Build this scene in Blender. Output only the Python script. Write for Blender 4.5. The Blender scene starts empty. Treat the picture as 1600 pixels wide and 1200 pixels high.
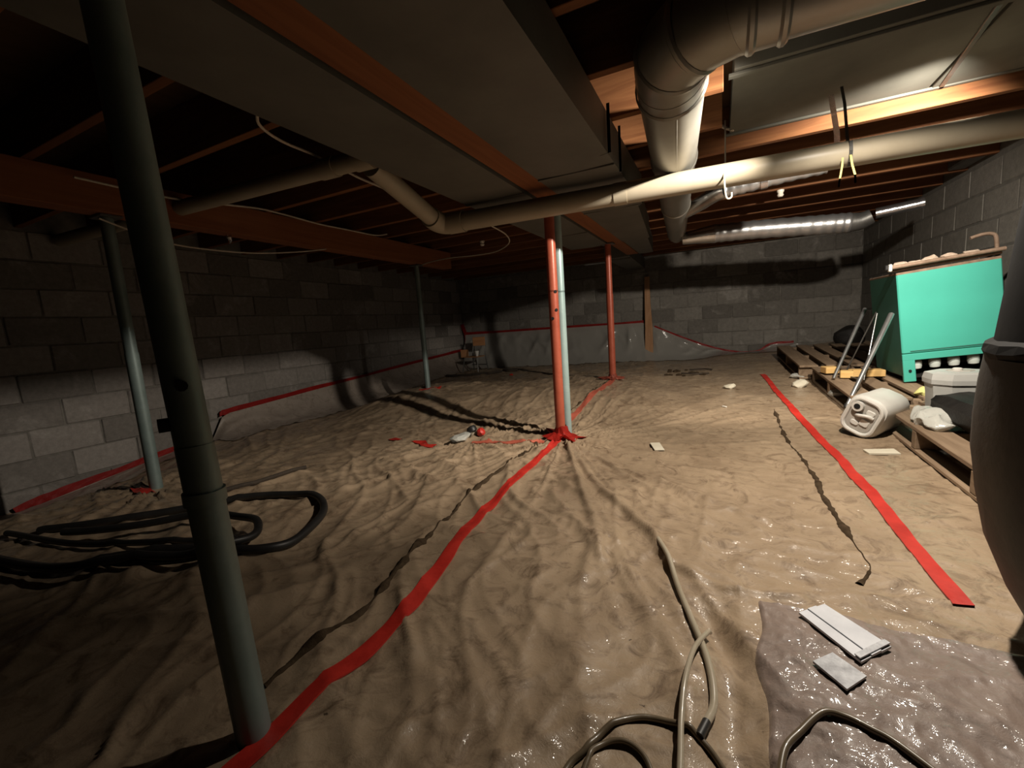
import bpy, bmesh, math, random
import numpy as np
from mathutils import Vector, Matrix

random.seed(7)
rng = np.random.default_rng(11)
SC = bpy.context.scene
COL = SC.collection

# ------------------------------------------------------------------ camera
cam_d = bpy.data.cameras.new('camera')
cam = bpy.data.objects.new('camera', cam_d)
COL.objects.link(cam)
cam_d.sensor_width = 36.0
cam_d.lens = 36.0 * 671.0 / 1600.0
cam_d.clip_start = 0.02
cam_d.clip_end = 60
R3 = Matrix(((0.90225539, 0.00529493, 0.43116953),
             (0.42561126, 0.14956105, -0.89246095),
             (-0.06921168, 0.98873832, 0.13268868)))
cam.matrix_world = Matrix.Translation((0, 0, 0.80)) @ R3.to_4x4()
SC.camera = cam

# ------------------------------------------------------------------ world, lamps, exposure
world = bpy.data.worlds.new('world')
SC.world = world
world.use_nodes = True
world.node_tree.nodes['Background'].inputs[0].default_value = (0.9, 0.8, 0.7, 1)
world.node_tree.nodes['Background'].inputs[1].default_value = 0.0006

def spot(name, loc, aim, watts, size_deg, blend, radius, col):
    d = bpy.data.lights.new(name, 'SPOT')
    d.energy = watts
    d.spot_size = math.radians(size_deg)
    d.spot_blend = blend
    d.shadow_soft_size = radius
    d.color = col
    o = bpy.data.objects.new(name, d)
    COL.objects.link(o)
    o.location = loc
    o.rotation_euler = Vector(aim).to_track_quat('-Z', 'Y').to_euler()
    return o

WARM = (1.0, 0.90, 0.77)
LAMP = (0.50, 1.96, 1.63)
spot('work_lamp_flood', LAMP, (0.10, 0.07, -0.99), 108, 143, 0.8, 0.022, WARM)
spot('work_lamp_beam', LAMP, (-0.95, 0.20, -0.29), 155, 88, 0.9, 0.022, WARM)
# a second bulb hung behind the cream pipe lights the joists and the back wall
spot('joist_lamp', (0.95, 2.47, 1.685), (-0.28, 0.93, -0.47), 160, 116, 1.0, 0.03, WARM)

vs = SC.view_settings
vs.view_transform = 'Standard'
vs.look = 'None'
vs.gamma = 1.0
vs.use_curve_mapping = False
vs.exposure = 0.38
SC.cycles.max_bounces = 8
SC.cycles.diffuse_bounces = 1
SC.cycles.sample_clamp_indirect = 4.0

# ------------------------------------------------------------------ noise and ground
_perm = rng.permutation(512)
_grad = rng.uniform(0, 2 * math.pi, 512)

def perlin(x, y, seed=0):
    x = np.asarray(x, float); y = np.asarray(y, float)
    xi = np.floor(x).astype(int); yi = np.floor(y).astype(int)
    xf = x - xi; yf = y - yi
    u = xf * xf * xf * (xf * (xf * 6 - 15) + 10)
    v = yf * yf * yf * (yf * (yf * 6 - 15) + 10)
    def gr(ix, iy, dx, dy):
        h = _perm[(_perm[(ix + seed * 37) % 512] + iy) % 512]
        a = _grad[h]
        return np.cos(a) * dx + np.sin(a) * dy
    a = gr(xi, yi, xf, yf); b = gr(xi + 1, yi, xf - 1, yf)
    c = gr(xi, yi + 1, xf, yf - 1); d = gr(xi + 1, yi + 1, xf - 1, yf - 1)
    return (a + u * (b - a)) * (1 - v) + (c + u * (d - c)) * v

def ridge(x, y, seed, p=3.0):
    n = np.abs(perlin(x, y, seed)) * 2.0
    return np.clip(1 - n, 0, 1) ** p

def sstep(a, b, x):
    t = np.clip((x - a) / (b - a), 0, 1)
    return t * t * (3 - 2 * t)

CP = np.array([(-.9,2.53,.05),(-.93,4.2,.19),(-4.4,7.1,.07),(-2.6,7.1,.09),(-.9,7.1,.12),(.65,7.1,.2),(1.65,7.1,.33),(1.65,6,.28),(-2.87,3.8,.15),(-2.87,1.2,0),(-4.4,3.7,-.1),(-4.4,2.4,-.1),(-4.4,1.2,-.24),(-4.4,0,-.26),(-4.4,5,0),(-4.4,6,.05),
 (0,0,0),(-.87,.46,0),(.5,1.2,0),(1.2,0,0),(-2,0,0),(.9,2.2,.05),(.85,3.2,.1),(.8,4.2,.13),(.8,5.5,.18),(0,4,.11),(.5,5,.16),(1.7,3.5,.12),(1.7,2,.05),(0,2.5,.03),(-2.2,2.5,.03),(-2,5.5,.13),(-3,5.5,.1),(0,5.5,.15),(-.5,1.5,.01),(-1.8,1.3,0),(-3.5,2.5,-.02)])

def base_ground(x, y):
    d2 = (x[..., None] - CP[:, 0]) ** 2 + (y[..., None] - CP[:, 1]) ** 2
    w = np.exp(-d2 / (2 * .45 ** 2)) + 1e-4 / (1 + d2 * d2)
    return (w * CP[:, 2]).sum(-1) / w.sum(-1)

def seg_dist(x, y, pts):
    best = np.full(x.shape, 9.0)
    for (ax, ay), (bx, by) in zip(pts[:-1], pts[1:]):
        vx, vy = bx - ax, by - ay
        t = np.clip(((x - ax) * vx + (y - ay) * vy) / (vx * vx + vy * vy), 0, 1)
        best = np.minimum(best, np.hypot(x - ax - t * vx, y - ay - t * vy))
    return best

HOSE_A = [(-0.844,2.458),(-0.725,2.267),(-0.583,2.016),(-0.479,1.851),(-0.314,1.643),(-0.2,1.499),(-0.143,1.35)]
FOLDS = [([(-1.78,1.52),(-1.712,1.641),(-1.625,1.798),(-1.41,1.992),(-1.2,2.2)], .018, .018),
         ([(-2.379,1.268),(-2.316,1.437),(-2.215,1.689)], .02, .02),
         ([(-1.29,.99),(-1.35,1.25),(-1.32,1.5)], .012, .014),
         ([(-.86,2.4),(-.55,2.2),(-.15,1.95),(.15,1.75)], .014, .02),
         ([(-.8,2.35),(-.62,1.95),(-.45,1.6),(-.35,1.3)], .014, .02),
         ([(-.75,2.45),(-.4,2.3),(.0,2.2)], .010, .018),
         ([(-.14,1.35),(0.02,1.27),(.2,1.3)], .012, .014),
         ([(-1.5,2.45),(-1.25,2.75),(-1.05,3.1)], .014, .03),
         ([(-1.5,2.45),(-1.6,2.9),(-1.7,3.2)], .012, .02),
         ([(-1.52,2.4),(-1.7,2.1),(-1.85,1.95)], .014, .02)]

def ground(x, y):
    x = np.asarray(x, float); y = np.asarray(y, float)
    h = base_ground(x, y)
    # cove: the sheet curls up where it meets the left and back wall
    wx = x + .25 * perlin(x * 1.7, y * 1.7, 1); wy = y + .25 * perlin(x * 1.7 + 9, y * 1.7, 2)
    left = sstep(-.2, -1.1, x)                      # the loose sheet left of the tape
    midn = sstep(-1.0, -.6, x) * sstep(.35, -.1, x) * sstep(2.6, 1.6, y)
    right = sstep(-.1, .5, x)
    def crease(ang, f, asp, seed, p):
        c, sn = math.cos(ang), math.sin(ang)
        return ridge((wx * c + wy * sn) * f, (-wx * sn + wy * c) * f * asp, seed, p)
    h = h + .012 * left * ridge(wx * 1.9 + .8 * wy, wy * 1.3 - .6 * wx, 3, 4)
    h = h + .016 * left * crease(.95, 3.4, .22, 4, 7) + .009 * left * crease(.55, 6.5, .25, 15, 6)
    h = h + .008 * left * crease(2.2, 4.2, .3, 16, 8)
    h = h + .012 * midn * crease(.35, 5.0, .22, 5, 6) + .007 * midn * crease(.75, 9.5, .28, 6, 5)
    h = h + .006 * midn * crease(-.3, 7.0, .35, 17, 6)
    h = h + .004 * (1 - left) * crease(.2, 7.0, .5, 7, 4) + .003 * (1 - left) * crease(1.3, 11, .5, 18, 4)
    h = h + .014 * perlin(x * 1.3, y * 1.3, 8) + .005 * perlin(x * 3.7, y * 3.7, 9) + .004 * perlin(x * 9, y * 9, 10)
    h = h + .002 * perlin(x * 21, y * 21, 14)
    # cross ripples in the tighter right hand strip
    h = h + .007 * right * sstep(3.6, 2.0, y) * ridge(wx * 1.2, wy * 7, 11, 4.0)
    # folds fanning out of the posts
    for (cx, cy, n, amp, rad) in ((-.9,2.56,4.2,.030,.75), (-1.5,2.44,3.4,.026,.45), (-.95,4.33,3.0,.016,.4), (-2.95,3.93,3.0,.024,.45), (-2.95,1.26,3.0,.034,.5)):
        dx, dy = x - cx, y - cy
        r = np.hypot(dx, dy) + 1e-6
        ux, uy = dx / r, dy / r                    # noise on the direction only: long straight folds
        k = ridge(ux * n + r * .35, uy * n - r * .25, 12, 7) + .6 * ridge(ux * n * 2.1 - r * .3, uy * n * 2.1 + r * .3, 19, 6)
        h = h + amp * np.exp(-r / rad) * sstep(.03, .16, r) * k + .012 * np.exp(-(r / .12) ** 2)
    for pts, amp, wid in FOLDS:
        d = seg_dist(x, y, pts)
        h = h + amp * np.exp(-(d / wid) ** 2)
    h = h + .022 * np.exp(-(seg_dist(x, y, HOSE_A) / .018) ** 2)
    # pillowed sheet low on the left near the camera
    d = np.hypot((x + 1.75) / .8, (y - .72) / .3)
    h = h + .035 * np.exp(-d * d) * (0.4 + ridge(wx * 3.0 + 4, wy * 3.2, 13, 2.2))
    # trough beside the second sheet
    d = seg_dist(x, y, [(-.02, 1.16), (.03, .98), (.035, .85), (.04, .6)])
    h = h - .03 * np.exp(-(d / .045) ** 2)
    return h

def gz(x, y):
    return float(ground(np.array([x]), np.array([y]))[0])

# ------------------------------------------------------------------ materials
def new_mat(name):
    m = bpy.data.materials.new(name)
    m.use_nodes = True
    nt = m.node_tree
    return m, nt, nt.nodes['Principled BSDF']

def N(nt, t, **kw):
    n = nt.nodes.new(t)
    for k, v in kw.items():
        setattr(n, k, v)
    return n

def noise(nt, scale, detail=6, rough=.6, vec=None, dist=0.0):
    n = N(nt, 'ShaderNodeTexNoise')
    n.inputs['Scale'].default_value = scale
    n.inputs['Detail'].default_value = detail
    n.inputs['Roughness'].default_value = rough
    n.inputs['Distortion'].default_value = dist
    if vec is not None:
        nt.links.new(vec, n.inputs['Vector'])
    return n

def ramp(nt, fac, stops):
    r = N(nt, 'ShaderNodeValToRGB')
    e = r.color_ramp.elements
    while len(e) < len(stops):
        e.new(.5)
    for el, (p, c) in zip(e, stops):
        el.position = p
        el.color = (*c, 1) if len(c) == 3 else c
    nt.links.new(fac, r.inputs[0])
    return r

def bump(nt, height, strength, dist=.01, normal=None):
    b = N(nt, 'ShaderNodeBump')
    b.inputs['Strength'].default_value = strength
    b.inputs['Distance'].default_value = dist
    nt.links.new(height, b.inputs['Height'])
    if normal is not None:
        nt.links.new(normal, b.inputs['Normal'])
    return b

def plain(name, c1, c2, scale=8, rough=.6, metal=0.0, bmp=.15, coat=0.0, vec_scale=None, rough2=None, spec=.5):
    m, nt, b = new_mat(name)
    tc = N(nt, 'ShaderNodeTexCoord')
    vec = tc.outputs['Object']
    if vec_scale:
        mp = N(nt, 'ShaderNodeMapping')
        mp.inputs['Scale'].default_value = vec_scale
        nt.links.new(vec, mp.inputs['Vector'])
        vec = mp.outputs['Vector']
    n = noise(nt, scale, 7, .62, vec)
    r = ramp(nt, n.outputs['Fac'], [(.32, c1), (.68, c2)])
    nt.links.new(r.outputs[0], b.inputs['Base Color'])
    b.inputs['Roughness'].default_value = rough
    if rough2 is not None:
        rr = ramp(nt, n.outputs['Fac'], [(.3, (rough,) * 3), (.7, (rough2,) * 3)])
        nt.links.new(rr.outputs[0], b.inputs['Roughness'])
    b.inputs['Metallic'].default_value = metal
    b.inputs['Coat Weight'].default_value = coat
    b.inputs['Specular IOR Level'].default_value = spec
    if bmp:
        n2 = noise(nt, scale * 6, 5, .6, vec)
        bp = bump(nt, n2.outputs['Fac'], bmp, .004)
        nt.links.new(bp.outputs[0], b.inputs['Normal'])
    return m

def sheet_mat(name, light, mid, dark, glint=.25, film=.0, crinkle=.5):
    """dusty polythene over soil: brown film with dirt, fine crinkles and a patchy gloss"""
    m, nt, b = new_mat(name)
    tc = N(nt, 'ShaderNodeTexCoord')
    vec = tc.outputs['Object']
    n1 = noise(nt, 2.2, 8, .62, vec, .6)
    r1 = ramp(nt, n1.outputs['Fac'], [(.30, mid), (.62, light)])
    n2 = noise(nt, 11, 9, .7, vec, 1.2)
    r2 = ramp(nt, n2.outputs['Fac'], [(.50, (0, 0, 0)), (.70, (1, 1, 1))])
    mx = N(nt, 'ShaderNodeMixRGB')
    nt.links.new(r2.outputs[0], mx.inputs[0])
    nt.links.new(r1.outputs[0], mx.inputs[1])
    mx.inputs[2].default_value = (*dark, 1)
    n3 = noise(nt, 42, 4, .6, vec)
    r3 = ramp(nt, n3.outputs['Fac'], [(.70, (0, 0, 0)), (.76, (1, 1, 1))])
    mx2 = N(nt, 'ShaderNodeMixRGB')
    nt.links.new(r3.outputs[0], mx2.inputs[0])
    nt.links.new(mx.outputs[0], mx2.inputs[1])
    mx2.inputs[2].default_value = (dark[0] * .45, dark[1] * .45, dark[2] * .45, 1)
    nt.links.new(mx2.outputs[0], b.inputs['Base Color'])
    rr = ramp(nt, n2.outputs['Fac'], [(.35, (.34,) * 3), (.65, (.62,) * 3)])
    nt.links.new(rr.outputs[0], b.inputs['Roughness'])
    b.inputs['Specular IOR Level'].default_value = .35
    n4 = noise(nt, 1.7, 3, .5, vec)
    cr = ramp(nt, n4.outputs['Fac'], [(.38, (.04,) * 3), (.54, (glint,) * 3)])
    nt.links.new(cr.outputs[0], b.inputs['Coat Weight'])
    b.inputs['Coat Roughness'].default_value = .09
    mp = N(nt, 'ShaderNodeMapping')
    mp.inputs['Scale'].default_value = (.6, 1.0, 1)
    mp.inputs['Rotation'].default_value = (0, 0, .25)
    nt.links.new(vec, mp.inputs['Vector'])
    w = N(nt, 'ShaderNodeTexNoise', noise_type='RIDGED_MULTIFRACTAL')
    w.inputs['Scale'].default_value = 7.5
    w.inputs['Detail'].default_value = 5
    w.inputs['Roughness'].default_value = .55
    w.inputs['Distortion'].default_value = 1.1
    nt.links.new(mp.outputs['Vector'], w.inputs['Vector'])
    w2 = noise(nt, 48, 6, .7, vec, .6)
    b1 = bump(nt, w.outputs['Fac'], crinkle, .012)
    b2 = bump(nt, w2.outputs['Fac'], .35, .006, b1.outputs[0])
    nt.links.new(b2.outputs[0], b.inputs['Normal'])
    w3 = noise(nt, 22, 4, .6, mp.outputs['Vector'], .8)
    b3 = bump(nt, w3.outputs['Fac'], .7, .012, b1.outputs[0])
    nt.links.new(b3.outputs[0], b.inputs['Coat Normal'])
    if film:
        out = nt.nodes['Material Output']
        t = N(nt, 'ShaderNodeBsdfTransparent')
        mix = N(nt, 'ShaderNodeMixShader')
        mix.inputs[0].default_value = film
        nt.links.new(b.outputs[0], mix.inputs[1])
        nt.links.new(t.outputs[0], mix.inputs[2])
        nt.links.new(mix.outputs[0], out.inputs['Surface'])
    return m

def block_mat(name, lo, hi, patch):
    m, nt, b = new_mat(name)
    tc = N(nt, 'ShaderNodeTexCoord')
    oi = N(nt, 'ShaderNodeObjectInfo')
    geo = N(nt, 'ShaderNodeNewGeometry')
    r0 = ramp(nt, oi.outputs['Random'], [(0, lo), (1, hi)])
    n1 = noise(nt, 3.2, 6, .65, geo.outputs['Position'], .8)
    r1 = ramp(nt, n1.outputs['Fac'], [(.56, (0, 0, 0)), (.74, (.65, .65, .65))])
    mx = N(nt, 'ShaderNodeMixRGB')
    nt.links.new(r1.outputs[0], mx.inputs[0])
    nt.links.new(r0.outputs[0], mx.inputs[1])
    mx.inputs[2].default_value = (*patch, 1)
    n2 = noise(nt, 28, 8, .7, geo.outputs['Position'])
    r2 = ramp(nt, n2.outputs['Fac'], [(.25, (.72, .72, .72)), (.75, (1.15, 1.15, 1.15))])
    mu = N(nt, 'ShaderNodeMixRGB', blend_type='MULTIPLY')
    mu.inputs[0].default_value = 1
    nt.links.new(mx.outputs[0], mu.inputs[1])
    nt.links.new(r2.outputs[0], mu.inputs[2])
    nt.links.new(mu.outputs[0], b.inputs['Base Color'])
    b.inputs['Roughness'].default_value = .88
    b.inputs['Specular IOR Level'].default_value = .2
    n3 = noise(nt, 90, 6, .7, geo.outputs['Position'])
    bp = bump(nt, n3.outputs['Fac'], .45, .006)
    nt.links.new(bp.outputs[0], b.inputs['Normal'])
    return m

def wood(name, c1, c2, axis_scale, rough=.7):
    m, nt, b = new_mat(name)
    geo = N(nt, 'ShaderNodeNewGeometry')
    mp = N(nt, 'ShaderNodeMapping')
    mp.inputs['Scale'].default_value = axis_scale
    nt.links.new(geo.outputs['Position'], mp.inputs['Vector'])
    n1 = noise(nt, 5, 6, .6, mp.outputs['Vector'], 1.5)
    oi = N(nt, 'ShaderNodeObjectInfo')
    r1 = ramp(nt, n1.outputs['Fac'], [(.3, c1), (.7, c2)])
    hs = N(nt, 'ShaderNodeHueSaturation')
    va = N(nt, 'ShaderNodeMapRange')
    va.inputs['To Min'].default_value = .75
    va.inputs['To Max'].default_value = 1.2
    nt.links.new(oi.outputs['Random'], va.inputs['Value'])
    nt.links.new(va.outputs[0], hs.inputs['Value'])
    nt.links.new(r1.outputs[0], hs.inputs['Color'])
    nt.links.new(hs.outputs[0], b.inputs['Base Color'])
    b.inputs['Roughness'].default_value = rough
    b.inputs['Specular IOR Level'].default_value = .25
    bp = bump(nt, n1.outputs['Fac'], .25, .005)
    nt.links.new(bp.outputs[0], b.inputs['Normal'])
    return m

def film_mat(name, col, clear, rough=.22, spec=.6):
    """clear polythene: partly see-through, milky, with a sharp gloss on its folds"""
    m, nt, b = new_mat(name)
    tc = N(nt, 'ShaderNodeTexCoord')
    b.inputs['Base Color'].default_value = (*col, 1)
    b.inputs['Roughness'].default_value = rough
    b.inputs['Specular IOR Level'].default_value = spec
    n = noise(nt, 7, 5, .6, tc.outputs['Object'], 1.0)
    bp = bump(nt, n.outputs['Fac'], .3, .02)
    nt.links.new(bp.outputs[0], b.inputs['Normal'])
    t = N(nt, 'ShaderNodeBsdfTransparent')
    mix = N(nt, 'ShaderNodeMixShader')
    mix.inputs[0].default_value = clear
    nt.links.new(b.outputs[0], mix.inputs[1])
    nt.links.new(t.outputs[0], mix.inputs[2])
    nt.links.new(mix.outputs[0], nt.nodes['Material Output'].inputs['Surface'])
    return m

M_FLOOR = sheet_mat('dusty_polythene', (.44, .325, .215), (.31, .222, .143), (.16, .105, .062), .6, crinkle=.6)
M_SHEET2 = sheet_mat('grey_polythene', (.31, .235, .195), (.25, .19, .16), (.18, .135, .11), .95, crinkle=.8)
M_SOIL = plain('soil', (.045, .030, .018), (.09, .062, .038), 40, 1.0, bmp=.5, spec=.05)
M_MORTAR = plain('mortar', (.15, .138, .12), (.25, .23, .20), 14, .95)
M_MORTAR2 = plain('grey_mortar', (.11, .104, .09), (.16, .15, .132), 14, .95)
M_BLOCKB = block_mat('block_back', (.15, .137, .12), (.27, .25, .22), (.46, .43, .39))
M_BLOCKL = block_mat('block_left', (.20, .18, .16), (.36, .325, .295), (.50, .46, .42))
M_BLOCKR = block_mat('block_right', (.20, .19, .165), (.235, .22, .195), (.27, .255, .23))
M_TAPE = plain('red_tape', (.46, .022, .015), (.70, .045, .03), 9, .42, bmp=.25)
M_TAPED = plain('dusty_red_tape', (.46, .10, .06), (.62, .16, .10), 9, .55, bmp=.25)
M_TAPEW = plain('wall_red_tape', (.40, .016, .014), (.58, .03, .024), 7, .45, bmp=.25)
M_JOIST = wood('joist_wood', (.14, .052, .020), (.26, .112, .044), (.25, 3, 3))
M_BEAM = wood('beam_wood', (.24, .085, .034), (.34, .13, .052), (3, .2, 3))
M_SUB = wood('subfloor_wood', (.07, .038, .02), (.12, .066, .034), (1, .3, 1))
M_DUCT = plain('galvanised_duct', (.105, .102, .088), (.15, .146, .127), 3.0, .62, .25, .10)
M_PANEL = plain('dull_duct_panel', (.125, .125, .105), (.17, .168, .145), 3.0, .92, 0, .10, spec=.08)
M_DUCTR = plain('round_duct_metal', (.24, .23, .20), (.32, .31, .275), 3.0, .38, .65, .05)
M_FOIL = plain('foil', (.62, .62, .62), (.82, .82, .84), 6, .22, .95, .5)
M_SILVER = plain('silver_flex', (.40, .40, .40), (.52, .52, .52), 8, .34, .8, .25)
M_PIPE = plain('cream_pipe', (.36, .31, .225), (.44, .385, .29), 3, .42, 0, .03)
M_GREEN = plain('green_grey_paint', (.15, .20, .19), (.22, .275, .26), 7, .38, .25, .12, rough2=.6)
M_GREENN = plain('green_grey_paint_lit', (.18, .24, .225), (.27, .335, .315), 7, .38, .25, .12, rough2=.6)  # paler copy of the paint, lamp light on the near post coloured in
M_REDP = plain('red_primer', (.36, .075, .040), (.46, .115, .065), 9, .38, .1, .10)
M_TEALP = plain('teal_post_paint', (.30, .42, .41), (.42, .54, .52), 7, .34, .2, .08)
M_STEEL = plain('dark_steel', (.10, .10, .095), (.17, .165, .155), 10, .45, .6, .15)
M_BLACK = plain('black_rubber', (.012, .012, .012), (.028, .026, .024), 8, .45, 0, .08)
M_HOSE = plain('tan_hose', (.40, .34, .24), (.52, .45, .34), 6, .28, 0, .04, coat=.4)
M_HOSEB = plain('brown_hose', (.13, .095, .058), (.19, .145, .09), 6, .34, 0, .05, coat=.3)
M_WHITE = plain('white_plastic', (.70, .675, .62), (.82, .80, .74), 4, .42, 0, .06)
M_GREYP = plain('recess_grey', (.40, .375, .33), (.52, .49, .44), 9, .5)  # greyer tone for the recess faces of tub lid and jug end
M_TUB = plain('grey_white_plastic', (.50, .50, .47), (.60, .60, .57), 4, .45, 0, .06)
M_CARD = plain('cream_card', (.66, .60, .46), (.78, .72, .58), 9, .7)
M_PAPER = plain('white_panel', (.62, .63, .67), (.80, .81, .85), 10, .55)
M_PAPERD = plain('dirty_white_sheet', (.30, .30, .32), (.78, .79, .82), 34, .5, rough2=.8)
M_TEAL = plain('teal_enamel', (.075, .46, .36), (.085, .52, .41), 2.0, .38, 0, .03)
M_TEALD = plain('teal_enamel_shaded', (.035, .155, .12), (.045, .20, .155), 3.0, .6, 0, .05)  # darker copy of the teal: the side's shade is put into the colour
M_RUST = plain('rusty_trim', (.20, .13, .085), (.36, .25, .18), 22, .7, .2, .3)
M_RAG = plain('tan_insulation', (.42, .31, .23), (.62, .50, .40), 26, .95, 0, .6)
M_PALLET = wood('pallet_wood', (.20, .135, .085), (.33, .235, .155), (4, .4, 4))
M_YWOOD = wood('yellow_wood', (.62, .38, .13), (.78, .52, .22), (1, 3, 3))
M_BOARD = wood('board_wood', (.38, .20, .10), (.52, .30, .17), (3, 3, .3))
M_CHAIRW = wood('chair_wood', (.42, .19, .08), (.52, .26, .12), (.5, 3, 3))
M_CHROME = plain('worn_chrome', (.42, .42, .42), (.56, .56, .55), 9, .3, .85, .05)
M_BAG = plain('black_bag', (.010, .009, .008), (.024, .021, .019), 14, .6, 0, .4, spec=.25)
M_TANK = plain('tank_wrap', (.030, .027, .024), (.062, .056, .050), 5, .6, 0, .35, spec=.3)
M_TANKB = plain('black_casing', (.006, .006, .006), (.014, .013, .012), 5, .75, 0, .1, spec=.1)
M_CABLE = plain('white_cable', (.55, .48, .38), (.66, .60, .50), 9, .5)
M_YEL = plain('yellow_strap', (.78, .66, .14), (.86, .76, .22), 9, .5)
M_YELC = plain('yellow_cloth', (.55, .52, .16), (.70, .66, .30), 18, .8, bmp=.5)
M_CLEAR = film_mat('clear_bag', (.72, .72, .66), .25, .15, .8)
M_FILM = film_mat('wall_polythene', (.42, .40, .36), .26, .14, .9)
M_JAR = plain('milky_glass', (.55, .62, .58), (.70, .76, .72), 5, .2, 0, 0)
M_PORC = plain('porcelain', (.75, .70, .60), (.85, .80, .70), 5, .3)
M_DEBRIS = plain('dark_stick', (.04, .03, .022), (.08, .06, .042), 15, .9)
M_HOLE = plain('hole_black', (.004, .004, .004), (.008, .008, .008), 5, .9)

# ------------------------------------------------------------------ builders
def mesh_from(bm, name, mat, smooth=False):
    me = bpy.data.meshes.new(name)
    bm.normal_update()
    bm.to_mesh(me)
    bm.free()
    for m in (mat if isinstance(mat, (list, tuple)) else [mat]):
        me.materials.append(m)
    if smooth:
        for p in me.polygons:
            p.use_smooth = True
        try:
            me.set_sharp_from_angle(angle=math.radians(40))
        except Exception:
            pass
    return me

def thing(name, label, cat, loc=(0, 0, 0), group=None, kind=None):
    o = bpy.data.objects.new(name, None)
    COL.objects.link(o)
    o.location = loc
    o.empty_display_size = .05
    o['label'] = label
    o['category'] = cat
    if group: o['group'] = group
    if kind: o['kind'] = kind
    return o

def origin_of(o):
    v = Vector((0, 0, 0))
    while o is not None:
        v += o.location
        o = o.parent
    return v

def part(name, bm, mat, parent=None, smooth=False, label=None, **props):
    """link bm (in world coordinates) as one mesh object; a child keeps its world place"""
    if parent is not None:
        off = origin_of(parent)
        bmesh.ops.translate(bm, verts=bm.verts, vec=-off)
    me = mesh_from(bm, name, mat, smooth)
    o = bpy.data.objects.new(name, me)
    COL.objects.link(o)
    if parent is not None:
        o.parent = parent
    if label: o['label'] = label
    for k, v in props.items():
        o[k] = v
    return o

def solo(name, bm, mat, label, cat, smooth=False, group=None, kind=None):
    """a thing that is one mesh; origin set at its own middle-bottom"""
    xs = [v.co for v in bm.verts]
    loc = Vector((sum(v.x for v in xs) / len(xs), sum(v.y for v in xs) / len(xs), min(v.z for v in xs)))
    bmesh.ops.translate(bm, verts=bm.verts, vec=-loc)
    o = bpy.data.objects.new(name, mesh_from(bm, name, mat, smooth))
    COL.objects.link(o)
    o.location = loc
    o['label'] = label
    o['category'] = cat
    if group: o['group'] = group
    if kind: o['kind'] = kind
    return o

def structure(name, bm, mat, smooth=False, label=None):
    o = part(name, bm, mat, None, smooth, label)
    o['kind'] = 'structure'
    return o

def add_box(bm, c, s, bev=0.0, rot=None, pivot=None):
    ret = bmesh.ops.create_cube(bm, size=1.0)
    vs_ = ret['verts']
    bmesh.ops.scale(bm, verts=vs_, vec=s)
    if bev:
        es = list({e for v in vs_ for e in v.link_edges})
        r = bmesh.ops.bevel(bm, geom=es, offset=bev, segments=1, affect='EDGES', profile=.5)
        vs_ = list({v for f in r['faces'] for v in f.verts} | {v for v in vs_ if v.is_valid})
    if rot is not None:
        bmesh.ops.rotate(bm, verts=vs_, cent=(0, 0, 0), matrix=rot)
    bmesh.ops.translate(bm, verts=vs_, vec=c)
    return vs_

def box(c, s, bev=0.0, rot=None):
    bm = bmesh.new()
    add_box(bm, c, s, bev, rot)
    return bm

def smooth_pts(pts, n=6):
    P = [Vector(p) for p in pts]
    if len(P) < 3:
        return P
    out = []
    for i in range(len(P) - 1):
        p0 = P[max(i - 1, 0)]; p1 = P[i]; p2 = P[i + 1]; p3 = P[min(i + 2, len(P) - 1)]
        for k in range(n):
            t = k / n
            out.append(.5 * ((2 * p1) + (p2 - p0) * t + (2 * p0 - 5 * p1 + 4 * p2 - p3) * t * t + (3 * p1 - p0 - 3 * p2 + p3) * t ** 3))
    out.append(P[-1])
    return out

def add_tube(bm, pts, r, segs=10, n=6, caps=True, smooth=True):
    P = smooth_pts(pts, n) if smooth else [Vector(p) for p in pts]
    rs = r if callable(r) else (lambda t: r)
    rings = []
    up = Vector((0, 0, 1))
    T0 = (P[1] - P[0]).normalized()
    nrm = T0.cross(up)
    if nrm.length < 1e-3:
        nrm = T0.cross(Vector((1, 0, 0)))
    nrm.normalize()
    for i, p in enumerate(P):
        T = (P[min(i + 1, len(P) - 1)] - P[max(i - 1, 0)])
        if T.length < 1e-9: T = T0
        T.normalize()
        nrm = (nrm - T * nrm.dot(T))
        nrm.normalize()
        bi = T.cross(nrm)
        rr = rs(i / (len(P) - 1))
        rings.append([bm.verts.new(p + (nrm * math.cos(a) + bi * math.sin(a)) * rr)
                      for a in (2 * math.pi * k / segs for k in range(segs))])
    for a, b in zip(rings[:-1], rings[1:]):
        for k in range(segs):
            bm.faces.new((a[k], a[(k + 1) % segs], b[(k + 1) % segs], b[k]))
    if caps:
        bm.faces.new(list(reversed(rings[0])))
        bm.faces.new(rings[-1])
    return rings

def tube(pts, r, segs=10, n=6, smooth=True):
    bm = bmesh.new()
    add_tube(bm, pts, r, segs, n, True, smooth)
    bmesh.ops.recalc_face_normals(bm, faces=bm.faces)
    return bm

def on_ground(pts, dz=0.0, n=6):
    P = smooth_pts([(x, y, 0) for x, y in pts], n)
    return [(p.x, p.y, gz(p.x, p.y) + dz) for p in P]

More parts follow.
